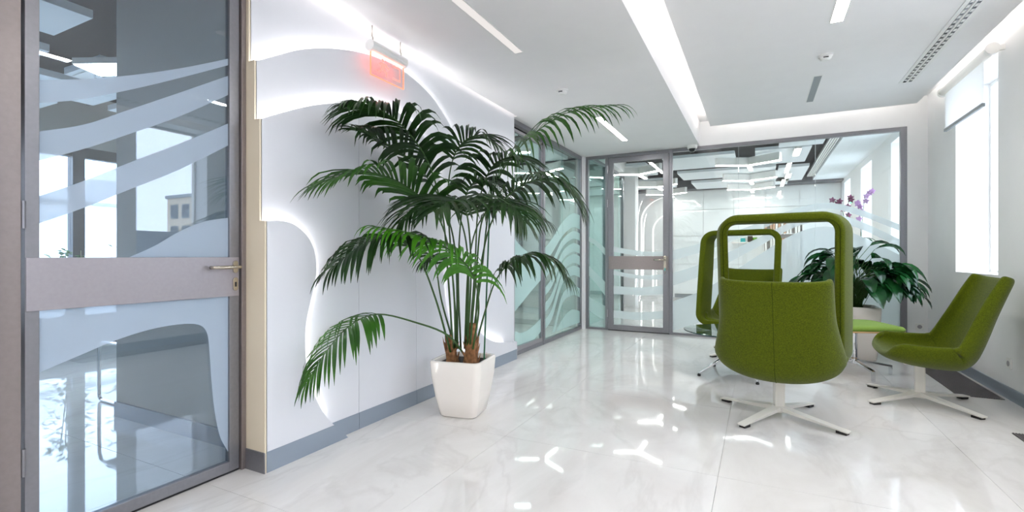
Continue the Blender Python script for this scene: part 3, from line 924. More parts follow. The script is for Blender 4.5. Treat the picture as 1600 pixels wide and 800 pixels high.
for yy in (0.2, 1.6, 3.0):
    MB().tube([(XRM + 0.1, yy, 2.98), (-2.6, yy, 2.98)], 0.025, 8).build('pipe', 'duct_grey', co)
boxo('duct', (-6.9, 0.95, 2.88), (-2.5, 1.15, 3.02), 'duct_grey', co)
struct('trim_1', MB().box((-2.45, Y_BACK, ZC + 0.105), (-2.28, 9.4, ZO)), 'ceiling_paint', 'white bulkhead above the office glazing', 'trim')
# cassette diffusers
for k, (x, y_, z) in enumerate(((-5.15, 2.35, 2.699), (-7.0, 2.0, 2.739))):
    t = tag(empty('air_diffuser', (x, y_, z)), ['square ceiling diffuser with radial slots in the office', 'square ceiling diffuser nearer the office windows'][k], 'vent')
    boxo('plate', (-0.27, -0.27, -0.012), (0.27, 0.27, 0), 'plastic_white', t, bevel=0.002)
    for r_, n_ in ((0.08, 6), (0.14, 11), (0.20, 16)):
        for q in range(n_):
            a = 2 * math.pi * q / n_
            c = Vector((math.cos(a), math.sin(a), 0)); n = Vector((-c.y, c.x, 0))
            MB().obox(c * r_ + Vector((0, 0, -0.013)), n * 0.026, c * 0.009, (0, 0, 0.001)).build('slot', 'plastic_dark', t)
for k, (x, y_) in enumerate(((-4.75, 2.15), (-5.55, 2.95), (-3.6, 4.4), (-3.6, 6.4))):  # last two are strips added to brighten the room behind the teal glazing
    t = tag(empty('ceiling_light', (x, y_, 2.66), math.radians(25)), ['bright square office light beside the radial slot diffuser', 'bright square office light nearer the windows', 'added strip light brightening the office behind the palm side glazing', 'added strip light brightening the office near the far corner post'][k], 'ceiling light')
    L, W = ((0.3, 0.13) if k < 2 else (0.6, 0.05))
    boxo('housing', (-L, -W, 0.0), (L, W, 0.05), 'plastic_white', t)
    boxo('diffuser', (-L + 0.01, -W + 0.01, -0.008), (L - 0.01, W - 0.01, -0.001), 'led_office', t)
# stub wall and far side walls
struct('wall_office', MB().box((-3.95, 1.76, 0), (-2.44, 1.86, ZO)), 'office_wall', 'plain grey partition wall inside the office', 'wall')
struct('baseboard_office', MB().box((-3.95, 1.745, 0), (-2.44, 1.76, 0.10)), 'baseboard_grey', 'grey skirting along the office partition', 'baseboard')
struct('wall_office_end', MB().box((XRM, 9.4, 0), (-2.44, 9.5, ZO)), 'office_wall', 'grey end wall of the office behind the teal glazing', 'wall')
struct('wall_office_rear', MB().box((XRM, Y_BACK - 0.1, 0), (-2.44, Y_BACK, ZO)), 'office_wall', 'grey wall closing the office behind the door', 'wall')
struct('wall_office_inner', MB().box((-4.7, 4.6, 0), (-4.6, 9.4, ZO)), 'wall_grey', 'pale inner wall seen through the teal glazing', 'wall')
struct('baseboard_inner', MB().box((-4.6, 4.6, 0), (-4.585, 9.4, 0.12)), 'baseboard_grey', 'grey skirting seen through the teal glazing', 'baseboard')
for k, yy in enumerate((7.75, 8.9)):
    d = sempty('door_%d' % (k + 3), ['dark framed inner door seen through the teal glazing', 'dark framed second inner door near the office end'][k], 'door')
    f = MB()
    f.box((-4.6, yy, 0), (-4.56, yy + 0.10, 2.3)); f.box((-4.6, yy + 0.75 * 0.6, 0), (-4.56, yy + 0.55, 2.3)); f.box((-4.6, yy + 0.1, 2.2), (-4.56, yy + 0.45, 2.3))
    f.build('frame', 'window_frame_dark', d)
    boxo('leaf', (-4.6, yy + 0.1, 0.01), (-4.575, yy + 0.45, 2.2), 'rail_metal', d)
# office window wall
mb = MB()
mb.box((XRM - 0.3, Y_BACK, 0), (XRM, 9.5, 0.30)); mb.box((XRM - 0.3, Y_BACK, 2.45), (XRM, 9.5, ZO)); mb.box((XRM - 0.3, 3.62, 0.30), (XRM, 5.0, 2.45)); mb.box((XRM - 0.3, 7.5, 0.3), (XRM, 9.5, 2.45)); mb.box((XRM - 0.3, Y_BACK, 0.3), (XRM, -0.5, 2.45))
struct('wall_window_side', mb, 'office_wall', 'outer office wall around the dark framed windows', 'wall')
ow = sempty('window_11', 'dark framed office windows looking onto the white building', 'window')
mul = [(-0.5, -0.4), (0.75, 0.87), (2.0, 2.12), (2.88, 3.0), (3.42, 3.62), (5.0, 5.1), (6.2, 6.3), (7.4, 7.5)]
for a, b in mul:
    boxo('mullion', (XRM - 0.12, a, 0.30), (XRM + 0.02, b, 2.45), 'window_frame_dark', ow)
for (a0, b0), (a1, b1) in zip(mul[:-1], mul[1:]):
    if b0 > 3.5 and a1 < 5.1: continue
    boxo('head_frame', (XRM - 0.10, b0, 2.32), (XRM + 0.0, a1, 2.45), 'window_frame_dark', ow)
    boxo('foot_frame', (XRM - 0.10, b0, 0.30), (XRM + 0.0, a1, 0.36), 'window_frame_dark', ow)
    boxo('pane', (XRM - 0.06, b0, 0.36), (XRM - 0.05, a1, 2.32), 'glass_window', ow)
MB().tube([(XRM + 0.021, 2.94, 1.05), (XRM + 0.06, 2.94, 1.05), (XRM + 0.06, 2.94, 1.17)], 0.009, 6).build('handle', 'steel', ow)
boxo('sill', (XRM, -0.5, 0.28), (XRM + 0.16, 3.5, 0.30), 'gloss_white', ow)

# office plants along the window
def bush(loc, h, n, seed, label):
    rnd = random.Random(seed)
    t = tag(empty('office_plant', loc), label, 'plant', 'plants along the office windows')
    MB().lathe([(0.10, 0), (0.13, 0.02), (0.15, 0.26), (0.14, 0.27), (0.13, 0.24), (0.02, 0.24)], seg=16).build('pot', 'duct_grey', t, smooth=True)
    mb = MB()
    for k in range(n):
        a = rnd.uniform(0, 6.28); rr = rnd.uniform(0.02, 0.19); z = rnd.uniform(0.28, h)
        p = Vector((rr * math.cos(a), rr * math.sin(a), z))
        d = Vector((math.cos(a + rnd.uniform(-.6, .6)), math.sin(a + rnd.uniform(-.6, .6)), rnd.uniform(-.3, .8))).normalized()
        nn = d.cross(Vector((0, 0, 1))).normalized()
        L = rnd.uniform(0.07, 0.13); w = L * 0.26
        mb.grid([[p, p + d * 0.002], [p + d * L * .45 - nn * w, p + d * L * .45 + nn * w], [p + d * L - Vector((0, 0, L * .2)), p + d * L + d * .002 - Vector((0, 0, L * .2))]])
    f_ = mb.build('foliage', 'bush_leaf', t, smooth=False)
    f_['kind'] = 'stuff'
    mb = MB()
    for k in range(6):
        a = rnd.uniform(0, 6.28)
        mb.tube(spline([(0, 0, 0.24), (0.05 * math.cos(a), 0.05 * math.sin(a), h * .5), (0.15 * math.cos(a), 0.15 * math.sin(a), h * .95)], 6), 0.006, 5)
    mb.build('stems', 'palm_stem', t)
for k, (yy, h) in enumerate(((2.05, 1.16), (2.67, 1.16), (3.29, 1.22), (1.43, 1.12))):
    bush((XRM + 0.45, yy, 0), h, 190, 20 + k, ['leafy green plant at the left end of the office windows', 'leafy green plant in front of the dark window post', 'tallest leafy plant beside the second window post', 'leafy green plant hidden mostly by the door stile'][k])

# office visitor chair with sled frame
oc = tag(empty('visitor_chair', (-4.20, 2.14, 0), math.radians(-90)), 'grey visitor chair on a bent tube frame inside the office', 'chair')
for sx in (-1, 1):
    x = 0.26 * sx
    MB().tube(spline([(x, 0.24, 0.88), (x, 0.23, 0.50), (x, 0.20, 0.46), (x, -0.20, 0.45), (x, -0.25, 0.42), (x, -0.27, 0.36), (x, -0.27, 0.06), (x, -0.25, 0.02), (x, -0.20, 0.013), (x, 0.25, 0.013)], 40), 0.012, 8).build('side_frame', 'chrome', oc, smooth=True)
MB().tube([(-0.26, 0.25, 0.013), (0.26, 0.25, 0.013)], 0.012, 8).build('rear_bar', 'chrome', oc)
boxo('seat', (-0.24, -0.24, 0.455), (0.24, 0.22, 0.505), 'chair_grey', oc, bevel=0.015)
boxo('backrest', (-0.235, 0.205, 0.55), (0.235, 0.245, 0.92), 'chair_grey', oc, bevel=0.012)

# ------------------------------------------------------------------ outside
gd = MB().box((-60, -40, -4.2), (120, 90, -4.0))
struct('ground', gd, 'wall_grey', 'pale ground far below the windows', 'ground')
b1 = tag(empty('building', (-17, 0, 0)), 'low white clad building across from the office windows', 'building')
f = MB().box((-6, -12, -4.0), (0, 16, 3.3)); f.build('wall', 'cladding', b1)
ribs = MB()
for k in range(90):
    yy = -3 + k * 0.16
    ribs.box((0, yy, -2.0), (0.03, yy + 0.08, 1.05)); 
rb = ribs.build('cladding_ribs', 'cladding', b1); rb['kind'] = 'stuff'
boxo('ledge', (0.0, -12, 1.06), (0.10, 16, 1.16), 'cladding', b1)
boxo('ledge', (0.0, -12, 2.55), (0.12, 16, 2.63), 'bar_grey', b1)
for k in range(6):
    yy = -1.0 + 2.3 * k
    w = boxo('window', (0.0, yy, 1.25), (0.05, yy + 1.5, 2.35), 'plastic_white', b1)
    boxo('pane', (0.05, yy + 0.08, 1.33), (0.055, yy + 0.72, 2.27), 'far_glass', w)
    boxo('pane', (0.05, yy + 0.78, 1.33), (0.055, yy + 1.42, 2.27), 'far_glass', w)
ac = boxo('air_conditioner', (0.10, 6.05, 0.50), (0.40, 6.90, 1.04), 'plastic_white', b1, bevel=0.01)
MB().tube([(0.401, 6.55, 0.77), (0.415, 6.55, 0.77)], 0.21, 20).build('fan_grille', 'bar_grey', ac)
boxo('bracket', (0.0, 6.1, 0.46), (0.36, 6.15, 0.499), 'bar_grey', ac); boxo('bracket', (0.0, 6.8, 0.46), (0.36, 6.85, 0.499), 'bar_grey', ac)
# apartment block seen only as a reflection in the door glass
b2 = tag(empty('apartment_block', (62, 38.5, -4)), 'beige apartment block beyond the lounge windows', 'building')
boxo('wall', (0, 0, 0), (6.2, 16, 13.0), 'brick_beige', b2)
boxo('roof_edge', (-0.2, -0.2, 13.0), (6.4, 16.2, 13.4), 'bar_grey', b2)
for r_ in range(4):
    for c_ in range(2):
        xa, za = 1.0 + c_ * 2.6, 1.5 + r_ * 2.9
        w = boxo('window', (xa, -0.08, za), (xa + 1.7, 0, za + 1.9), 'bar_grey', b2)
        boxo('pane', (xa + 0.12, -0.10, za + 0.12), (xa + 0.80, -0.081, za + 1.78), 'duct_grey', w)
        boxo('pane', (xa + 0.90, -0.10, za + 0.12), (xa + 1.58, -0.081, za + 1.78), 'duct_grey', w)
b3 = tag(boxo('long_shed', (45, -20, -4), (60, 34, 3.4), 'duct_grey'), 'long low grey shed beside the apartment block', 'building')

# ------------------------------------------------------------------ lounge ceiling fittings
def linear_light(x, y0, y1, z, label, mat, w=0.06):
    t = tag(empty('ceiling_light', (x, y0, z)), label, 'ceiling light')
    L = y1 - y0
    f = MB()
    f.box((-w / 2 - 0.006, -0.006, -0.003), (-w / 2, L + 0.006, -0.0002)); f.box((w / 2, -0.006, -0.003), (w / 2 + 0.006, L + 0.006, -0.0002))
    f.box((-w / 2, -0.006, -0.003), (w / 2, 0, -0.0002)); f.box((-w / 2, L, -0.003), (w / 2, L + 0.006, -0.0002))
    f.build('trim', 'plastic_white', t)
    boxo('diffuser', (-w / 2, 0, -0.002), (w / 2, L, -0.0003), mat, t)
linear_light(-1.575, 2.0, 3.22, ZC, 'dimly glowing strip light in the lower ceiling above the palm', 'led_dim')
linear_light(-1.545, 5.12, 6.30, ZC, 'bright strip light in the lower ceiling near the palm tip', 'led_neutral')
linear_light(-1.56, -1.2, 0.0, ZC, 'strip light in the lower ceiling over the entrance', 'led_neutral')
linear_light(0.50, 2.95, 4.16, ZP, 'bright strip light in the floating panel by the smoke detector', 'led_neutral', 0.075)
linear_light(0.497, 5.34, 6.19, ZP, 'unlit grey strip light in the floating panel near the glass wall', 'bar_grey', 0.062)
linear_light(0.50, 0.82, 2.02, ZP, 'strip light in the floating panel close to the viewer', 'led_neutral', 0.075)
linear_light(0.50, -1.35, -0.15, ZP, 'strip light in the floating panel behind the viewer', 'led_neutral', 0.075)
def detector(x, y, z, label):
    t = tag(empty('smoke_detector', (x, y, z)), label, 'smoke detector')
    MB().lathe([(0.055, 0.0), (0.055, -0.012), (0.047, -0.018)], seg=24).build('base', 'plastic_white', t, smooth=False)
    MB().lathe([(0.046, -0.018), (0.044, -0.030), (0.028, -0.042), (0.006, -0.044)], seg=24).build('cap', 'plastic_white', t, smooth=False)
    MB().box((-0.018, -0.047, -0.031), (0.018, -0.040, -0.024)).build('slot', 'plastic_dark', t)
detector(-1.58, 4.12, ZC - 0.0003, 'round white smoke detector on the lower ceiling')
detector(0.50, 4.82, ZP - 0.0003, 'round white smoke detector on the floating panel')
sc_ = tag(empty('security_camera', (-0.80, 6.98, ZC)), 'small dome camera on the ceiling edge above the glass door', 'camera')
MB().lathe([(0.065, -0.0003), (0.065, -0.035), (0.055, -0.048)], seg=24).build('housing', 'plastic_white', sc_)
MB().lathe([(0.045, -0.048), (0.044, -0.062), (0.036, -0.080), (0.02, -0.091), (0.004, -0.094)], seg=24).build('dome', 'plastic_dark', sc_, smooth=True)
vv = tag(empty('air_vent', (1.215, 1.0, ZP - 0.0003)), 'long slotted air vent in the floating ceiling panel', 'vent')
boxo('plate', (0, 0, -0.004), (0.125, 4.92, 0), 'plastic_white', vv)
for x in (0.028, 0.072):
    boxo('slot', (x, 0.02, -0.0048), (x + 0.024, 4.90, -0.0041), 'plastic_dark', vv)
    nb = 60
    bars = MB()
    for k in range(nb):
        yy = 0.03 + k * 4.86 / nb
        bars.box((x + 0.003, yy, -0.0062), (x + 0.021, yy + 0.045, -0.0049))
    bars.build('blades', 'plastic_white', vv)['kind'] = 'stuff'
boxo('rib', (0.056, 0.01, -0.008), (0.068, 4.91, -0.0041), 'plastic_white', vv)

# exit sign
xs_ = tag(empty('exit_sign', (-2.235, 2.38, 2.462)), 'hanging emergency sign with red glowing acrylic plate', 'sign')
MB().tube([(0, 0, 0), (0, 0.345, 0)], 0.036, 20).build('housing', 'plastic_white', xs_, smooth=False)
for yy in (0.03, 0.31):
    MB().tube([(0, yy, 0.034), (0, yy, 0.060), (-0.006, yy, 0.066), (-0.006, yy, ZC - 2.4625)], 0.004, 6).build('hanger', 'steel', xs_, smooth=True)
pl_ = boxo('plate', (-0.004, 0.012, -0.185), (0.004, 0.333, -0.0365), 'acrylic', xs_)
e = MB()
e.box((-0.0046, 0.010, -0.188), (0.0046, 0.335, -0.1852)); e.box((-0.0046, 0.0085, -0.188), (0.0046, 0.0115, -0.04)); e.box((-0.0046, 0.3335, -0.188), (0.0046, 0.3365, -0.04))
e.build('edge', 'exit_red_edge', pl_)
# running figure pictogram
pg = MB()
pg.prism([(0.215, -0.155), (0.30, -0.155), (0.30, -0.055), (0.215, -0.055), (0.215, -0.070), (0.285, -0.070), (0.285, -0.142), (0.215, -0.142)], 'x', 0.0042, 0.0050)
pg.prism([(0.12 + 0.012 * math.cos(k * 0.5236), -0.062 + 0.012 * math.sin(k * 0.5236)) for k in range(12)], 'x', 0.0042, 0.0050)
pg.prism([(0.10, -0.080), (0.15, -0.075), (0.185, -0.098), (0.178, -0.106), (0.148, -0.090), (0.135, -0.115), (0.165, -0.125), (0.160, -0.160), (0.148, -0.160), (0.150, -0.136), (0.115, -0.126), (0.095, -0.150), (0.060, -0.150), (0.060, -0.139), (0.088, -0.139), (0.108, -0.092), (0.085, -0.100), (0.078, -0.092)], 'x', 0.0042, 0.0050)
pg.build('pictogram', 'exit_red', pl_)
boxo('red_lamp', (-0.012, 0.02, -0.0395), (0.012, 0.325, -0.0365), 'exit_red_lamp', xs_)

# roller blind
rbz = 2.735
rb_ = tag(empty('roller_blind', (1.645, 5.12, 0)), 'half lowered sheer roller blind at the bright window', 'blind')
MB().tube([(0, 0.03, rbz), (0, 1.15, rbz)], 0.038, 20).build('roll', 'blind_fabric', rb_, smooth=False)
for yy in (0.0, 1.15):
    MB().tube([(0, yy, rbz), (0, yy + 0.028, rbz)], 0.046, 24).build('end_cap', 'plastic_white', rb_)
    boxo('bracket', (0.0, yy + 0.003, rbz - 0.02), (XR - 1.645, yy + 0.025, rbz + 0.02), 'plastic_white', rb_)
boxo('fabric', (-0.001, 0.18, 2.35), (0.0002, 1.10, rbz), 'blind_fabric', rb_)
boxo('bottom_bar', (-0.012, 0.18, 2.325), (0.012, 1.10, 2.355), 'bar_grey', rb_, bevel=0.003)

# outlets
def outlet(o_loc, face, label):
    t = tag(empty('power_outlet', o_loc), label, 'outlet')
    s = 0.04
    if face == 'x':
        boxo('plate', (-0.011, -s, -s), (-0.0005, s, s), 'plastic_white', t, bevel=0.003)
        MB().tube([(-0.0115, 0, 0), (-0.013, 0, 0)], 0.022, 20).build('socket', 'rail_metal', t)
    else:
        boxo('plate', (-s, -0.011, -s), (s, -0.0005, s), 'plastic_white', t, bevel=0.003)
        MB().tube([(0, -0.0115, 0), (0, -0.013, 0)], 0.022, 20).build('socket', 'rail_metal', t)
outlet((XR, 5.05, 0.275), 'x', 'white power outlet low on the window wall')
outlet((1.645, YB - 0.05, 0.29), 'y', 'white power outlet on the corner pier behind the leafy plant')

# floor grilles under the windows
def grille(y0, y1, label):
    t = tag(empty('floor_grille', (GR_X0, y0, 0)), label, 'floor grille', 'floor grilles under the windows')
    W, L = GR_X1 - GR_X0, y1 - y0
    boxo('tray', (0, 0, 0.0005), (W, L, 0.003), 'grille_dark', t)
    b_ = MB()
    n = int(W / 0.014)
    for k in range(n):
        b_.box((0.004 + k * 0.014, 0.0, 0.0031), (0.010 + k * 0.014, L, 0.007))
    b_.build('bars', 'grille_bar', t)['kind'] = 'stuff'
grille(5.01, 6.60, 'dark floor grille under the bright window beside the low chair')
grille(2.45, 4.09, 'dark floor grille cut off by the picture edge')
grille(0.2, 1.8, 'dark floor grille beside the entrance window')

# ------------------------------------------------------------------ green lounge chairs
def lerp_list(xs_, ys_, x):
    for i in range(len(xs_) - 1):
        if x <= xs_[i + 1]:
            t = (x - xs_[i]) / (xs_[i + 1] - xs_[i])
            return ys_[i] + (ys_[i + 1] - ys_[i]) * t
    return ys_[-1]

def shell_mesh(top_w=0.295, seat_w=0.365):
    prof = spline([(0.265, 0.385, 0), (0.225, 0.352, 0), (0.12, 0.318, 0), (0.0, 0.298, 0), (-0.12, 0.286, 0), (-0.20, 0.292, 0), (-0.262, 0.345, 0), (-0.295, 0.43, 0), (-0.335, 0.56, 0), (-0.375, 0.69, 0), (-0.42, 0.83, 0), (-0.458, 0.945, 0)], 22)
    n = len(prof)
    rows = []
    M = 18
    for i, p in enumerate(prof):
        s = i / (n - 1)
        t = (prof[min(i + 1, n - 1)] - prof[max(i - 1, 0)]).normalized()
        N = Vector((t.y, -t.x, 0))               # (f,z) normal to the inner side
        if N.y < 0 and s < 0.3: N = -N
        N = Vector((-t.y, t.x, 0)) * -1
        w = lerp_list([0, 0.06, 0.3, 0.5, 0.62, 0.8, 1.0], [seat_w - 0.05, seat_w - 0.02, seat_w, seat_w + 0.012, seat_w + 0.005, top_w + 0.015, top_w], s)
        lip = lerp_list([0, 0.06, 0.2, 0.42, 0.52, 0.65, 0.85, 1.0], [0.105, 0.135, 0.165, 0.20, 0.21, 0.165, 0.125, 0.09], s)
        row = []
        for j in range(M + 1):
            ph = (-1 + 2 * j / M) * math.pi / 2
            ea = lerp_list([0, 0.25, 0.40, 0.55, 0.72, 1.0], [0.70, 0.78, 0.92, 0.92, 0.78, 0.72], s)
            eb = lerp_list([0, 0.25, 0.40, 0.55, 0.72, 1.0], [0.50, 0.62, 0.85, 0.85, 0.65, 0.58], s)
            sy = math.copysign(abs(math.sin(ph)) ** ea, ph)
            h = 1 - abs(math.cos(ph)) ** eb
            q = Vector((p.x, p.y, 0)) + N * lip * h
            row.append((sy * w, q.x, q.y))       # local: x lateral, y forward, z up
        rows.append(row)
    return rows

def star_base(t, rz, scale=1.0):
    post = MB()
    post.prism([(0.034 * math.cos(math.radians(45 + 90 * k)) * 1.3, 0.034 * math.sin(math.radians(45 + 90 * k)) * 1.3) for k in range(4)], 'z', 0.03, 0.292)
    o = post.build('post', 'white_metal', t, bevel=0.006); o.rotation_euler = (0, 0, rz + math.radians(45))
    boxo('mount_plate', (-0.11, -0.11, 0.288), (0.11, 0.11, 0.298), 'white_metal', t)
    for k in range(4):
        a = rz + k * math.pi / 2
        d = Vector((math.cos(a), math.sin(a), 0)); n = Vector((-d.y, d.x, 0))
        mb = MB()
        rows = []
        for (r_, z, hw, th) in ((0.02, 0.078, 0.030, 0.034), (0.12, 0.062, 0.030, 0.026), (0.30, 0.040, 0.029, 0.016), (0.435, 0.024, 0.028, 0.010)):
            c = d * r_ + Vector((0, 0, z))
            rows.append([c - n * hw, c + n * hw, c + n * (hw - 0.006) - Vector((0, 0, th)), c - n * (hw - 0.006) - Vector((0, 0, th)), c - n * hw])
        mb.grid(rows)
        mb.face([0, 1, 2, 3]); e_ = len(mb.v) - 5; mb.face([e_ + 3, e_ + 2, e_ + 1, e_])
        lg = mb.build('leg', 'white_metal', t, weld=True, bevel=0.002)
        MB().obox(d * 0.395 + Vector((0, 0, 0.0085)), d * 0.03, n * 0.02, (0, 0, 0.0083)).build('foot_pad', 'black_rubber', lg)

def hoop_mesh(hw=0.40, z0=0.325, z1=1.39, rad=0.135, depth=0.20, thick=0.062, f_low=0.185, f_high=0.015):
    """closed rounded-rectangle band, tilted back towards the top"""
    loop = []
    for (cx, cz, a0) in ((hw - rad, z1 - rad, 0), (-hw + rad, z1 - rad, 90), (-hw + rad, z0 + rad, 180), (hw - rad, z0 + rad, 270)):
        for k in range(9):
            a = math.radians(a0 + 90 * k / 8)
            loop.append((cx + rad * math.cos(a), cz + rad * math.sin(a), math.cos(a), math.sin(a)))
    # extra points on straight runs
    out = []
    m = len(loop)
    for i in range(m):
        a, b = loop[i], loop[(i + 1) % m]
        out.append(a)
        if math.hypot(b[0] - a[0], b[1] - a[1]) > 0.2:
            for k in range(1, 4):
                t = k / 4
                out.append(tuple(a[q] + (b[q] - a[q]) * t for q in range(4)))
    rows = []
    for (x, z, nx, nz) in out:
        f = f_low + (f_high - f_low) * (z - z0) / (z1 - z0)
        dp = depth * (1.0 if z < 1.0 else 1.0 - 0.12 * (z - 1.0) / 0.385)
        sec = []
        r_ = 0.018
        prof = []
        for (cd, co, a0_) in ((dp / 2 - r_, -r_, 90), (dp / 2 - r_, -thick + r_, 0), (-dp / 2 + r_, -thick + r_, -90), (-dp / 2 + r_, -r_, -180)):
            for q_ in range(4):
                a_ = math.radians(a0_ - 30 * q_)
                prof.append((cd + r_ * math.cos(a_), co + r_ * math.sin(a_)))
        for (d_, off) in prof:
            sec.append(((x + nx * off) * (1 + 0.70 * d_), f + d_, z + nz * off))
        rows.append(sec + [sec[0]])
    rows.append(rows[0])
    return MB().grid(rows), [(x - nx * (thick - 0.012), f_low + (f_high - f_low) * (z - z0) / (z1 - z0) - depth / 2 - 0.0005, z - nz * (thick - 0.012)) for (x, z, nx, nz) in out]

def make_chair(loc, face_angle, base_angle, hoop, label):
    t = tag(empty('lounge_chair', (loc[0], loc[1], 0), face_angle), label, 'chair', 'green felt lounge chairs around the glass table')
    sh_ = MB().grid(shell_mesh()).build('shell', 'felt_green', t, smooth=True)
    so = sh_.modifiers.new('thick', 'SOLIDIFY'); so.thickness = 0.042; so.offset = -0.0
    ss = sh_.modifiers.new('round', 'SUBSURF'); ss.levels = 2; ss.render_levels = 2
    # centre seam down the back
    rows = shell_mesh()
    mid = [Vector(r[9]) for r in rows]
    pts = []
    for i, p in enumerate(mid[9:], 9):
        tt = (mid[min(i + 1, len(mid) - 1)] - mid[i - 1]).normalized()
        nn = Vector((0, -tt.z, tt.y))
        if nn.y > 0: nn = -nn
        pts.append(p + nn * 0.0205)
    MB().tube(pts, 0.0017, 6).build('seam', 'felt_seam', sh_)
    star_base(t, base_angle - face_angle)
    if hoop:
        hm, seam = hoop_mesh()
        ho = hm.build('hoop', 'felt_green', t, smooth=True, weld=True)
        MB().tube(seam + [seam[0]], 0.0022, 6).build('piping', 'felt_seam', ho)
    return t

make_chair((0.125, 3.81), math.radians(-6.5), math.radians(-31), True, 'green felt lounge chair with tall hoop, its back to the viewer')
make_chair((-0.16, 6.0), math.radians(165), math.radians(45), True, 'green hooped lounge chair behind the glass table, mostly hidden by the front chair')
make_chair((1.089, 4.68), math.radians(88), math.radians(-53), False, 'low green lounge chair without a hoop beside the window')

# ------------------------------------------------------------------ glass table
tb = tag(empty('coffee_table', (-0.20, 4.95, 0), math.radians(20)), 'round clear glass coffee table on chrome star legs', 'table')
TR = 0.44
MB().lathe([(0.01, 0.400), (TR - 0.004, 0.400), (TR, 0.404), (TR, 0.406), (TR - 0.004, 0.410), (0.01, 0.410)], seg=64).build('top', 'glass_table', tb, smooth=False)
MB().lathe([(TR + 0.0002, 0.4015), (TR + 0.0012, 0.4035), (TR + 0.0012, 0.4065), (TR + 0.0002, 0.4085)], seg=64).build('rim', 'glass_edge', tb, smooth=True)
def chrome_base(t, h, leg, n=4):
    MB().lathe([(0.022, 0.10), (0.022, h - 0.012)], seg=20).build('column', 'chrome', t, smooth=False)
    MB().lathe([(0.03, 0.085), (0.036, 0.10), (0.036, 0.145), (0.026, 0.155)], seg=20).build('hub', 'chrome', t, smooth=False)
    MB().lathe([(0.09, h - 0.012), (0.09, h - 0.003)], seg=24).build('top_plate', 'chrome', t, smooth=False)
    for k in range(n):
        a = 2 * math.pi * k / n
        d = Vector((math.cos(a), math.sin(a), 0)); nn = Vector((-d.y, d.x, 0))
        rows = []
        for (r_, z, hw, th) in ((0.02, 0.140, 0.017, 0.035), (leg * 0.5, 0.120, 0.016, 0.026), (leg - 0.01, 0.098, 0.014, 0.022), (leg, 0.092, 0.014, 0.022)):
            c = d * r_ + Vector((0, 0, z))
            rows.append([c - nn * hw, c + nn * hw, c + nn * hw - Vector((0, 0, th)), c - nn * hw - Vector((0, 0, th)), c - nn * hw])
        mb = MB(); mb.grid(rows); mb.face([0, 1, 2, 3]); e_ = len(mb.v) - 5; mb.face([e_ + 3, e_ + 2, e_ + 1, e_])
        lg = mb.build('leg', 'chrome', t, weld=True, bevel=0.003)
        MB().obox(d * (leg - 0.006) + Vector((0, 0, 0.048)), d * 0.010, nn * 0.0135, (0, 0, 0.046)).build('foot', 'chrome', lg, bevel=0.002)
MB().lathe([(0.02, 0.13), (0.02, 0.399)], seg=20).build('column', 'chrome', tb)
MB().lathe([(0.07, 0.390), (0.07, 0.3995)], seg=24).build('top_plate', 'chrome', tb)
for k in range(4):
    a = math.radians(-146 - 20 + 90 * k)
    d = Vector((math.cos(a), math.sin(a), 0))
    lg = MB().tube([d * 0.015 + Vector((0, 0, 0.20)), d * 0.12 + Vector((0, 0, 0.155)), d * 0.345 + Vector((0, 0, 0.020))], [0.014, 0.014, 0.012], 10).build('leg', 'chrome', tb, smooth=True)
    MB().lathe([(0.014, 0.0005), (0.015, 0.012), (0.010, 0.022)], tuple(d * 0.345), 14).build('foot', 'black_rubber', lg)

# ------------------------------------------------------------------ stool with green cushion
sl = tag(empty('stool', (0.80, 5.50, 0), math.radians(18)), 'low stool with bright green square cushion and chrome star foot', 'stool')
chrome_base(sl, 0.425, 0.31)
for ch in sl.children:
    pass
def rsq(h, r, n=6):
    pts = []
    for (sx, sy, a0) in ((1, 1, 0), (-1, 1, 90), (-1, -1, 180), (1, -1, 270)):
        for k in range(n + 1):
            a = math.radians(a0 + 90 * k / n)
            pts.append((sx * (h - r) + r * math.cos(a), sy * (h - r) + r * math.sin(a)))
    return pts
MB().prism(rsq(0.30, 0.09), 'z', 0.4225, 0.436).build('board', 'plywood_edge', sl, bevel=0.003)
cu = MB()
rings = []
for (h, z) in ((0.292, 0.4362), (0.298, 0.444), (0.297, 0.458), (0.285, 0.472), (0.24, 0.480), (0.10, 0.483)):
    rings.append([(x, y_, z) for x, y_ in rsq(h, 0.09 * h / 0.3)])
for r_ in rings: r_.append(r_[0])
cu.grid(rings)
cu.face([len(cu.v) - len(rings[0]) + k for k in range(len(rings[0]) - 1)])
cu.face([k for k in range(len(rings[0]) - 1)][::-1])
cu.build('cushion', 'felt_bright', sl, smooth=True, weld=True)

# ------------------------------------------------------------------ planters
def square_pot(t, hb, ht, H, r=0.045, mat='gloss_white', soil_z=0.03):
    rings = []
    for (z, h) in ((0.0, hb - 0.012), (0.012, hb), (H * 0.35, hb + (ht - hb) * 0.48), (H * 0.7, hb + (ht - hb) * 0.86), (H - 0.010, ht), (H, ht - 0.004), (H, ht - 0.020), (H - 0.006, ht - 0.024), (H - 0.05, ht - 0.030)):
        rings.append([(x, y_, z) for x, y_ in rsq(h, r)])
    for q in rings: q.append(q[0])
    mb = MB().grid(rings)
    mb.face([k for k in range(len(rings[0]) - 1)][::-1])
    mb.build('pot', mat, t, smooth=True, weld=True)
    MB().prism(rsq(ht - 0.031, r - 0.01), 'z', H - soil_z - 0.02, H - soil_z).build('soil', 'soil', t)

pp = tag(empty('potted_palm', (-1.85, 2.90, 0), math.radians(10)), 'tall kentia palm in a glossy white square pot', 'potted palm')
square_pot(pp, 0.135, 0.186, 0.388)
palm_inv = (Matrix.Translation((-1.85, 2.90, 0)) @ Matrix.Rotation(math.radians(10), 4, 'Z')).inverted()
def PL(p):
    return palm_inv @ Vector(p)

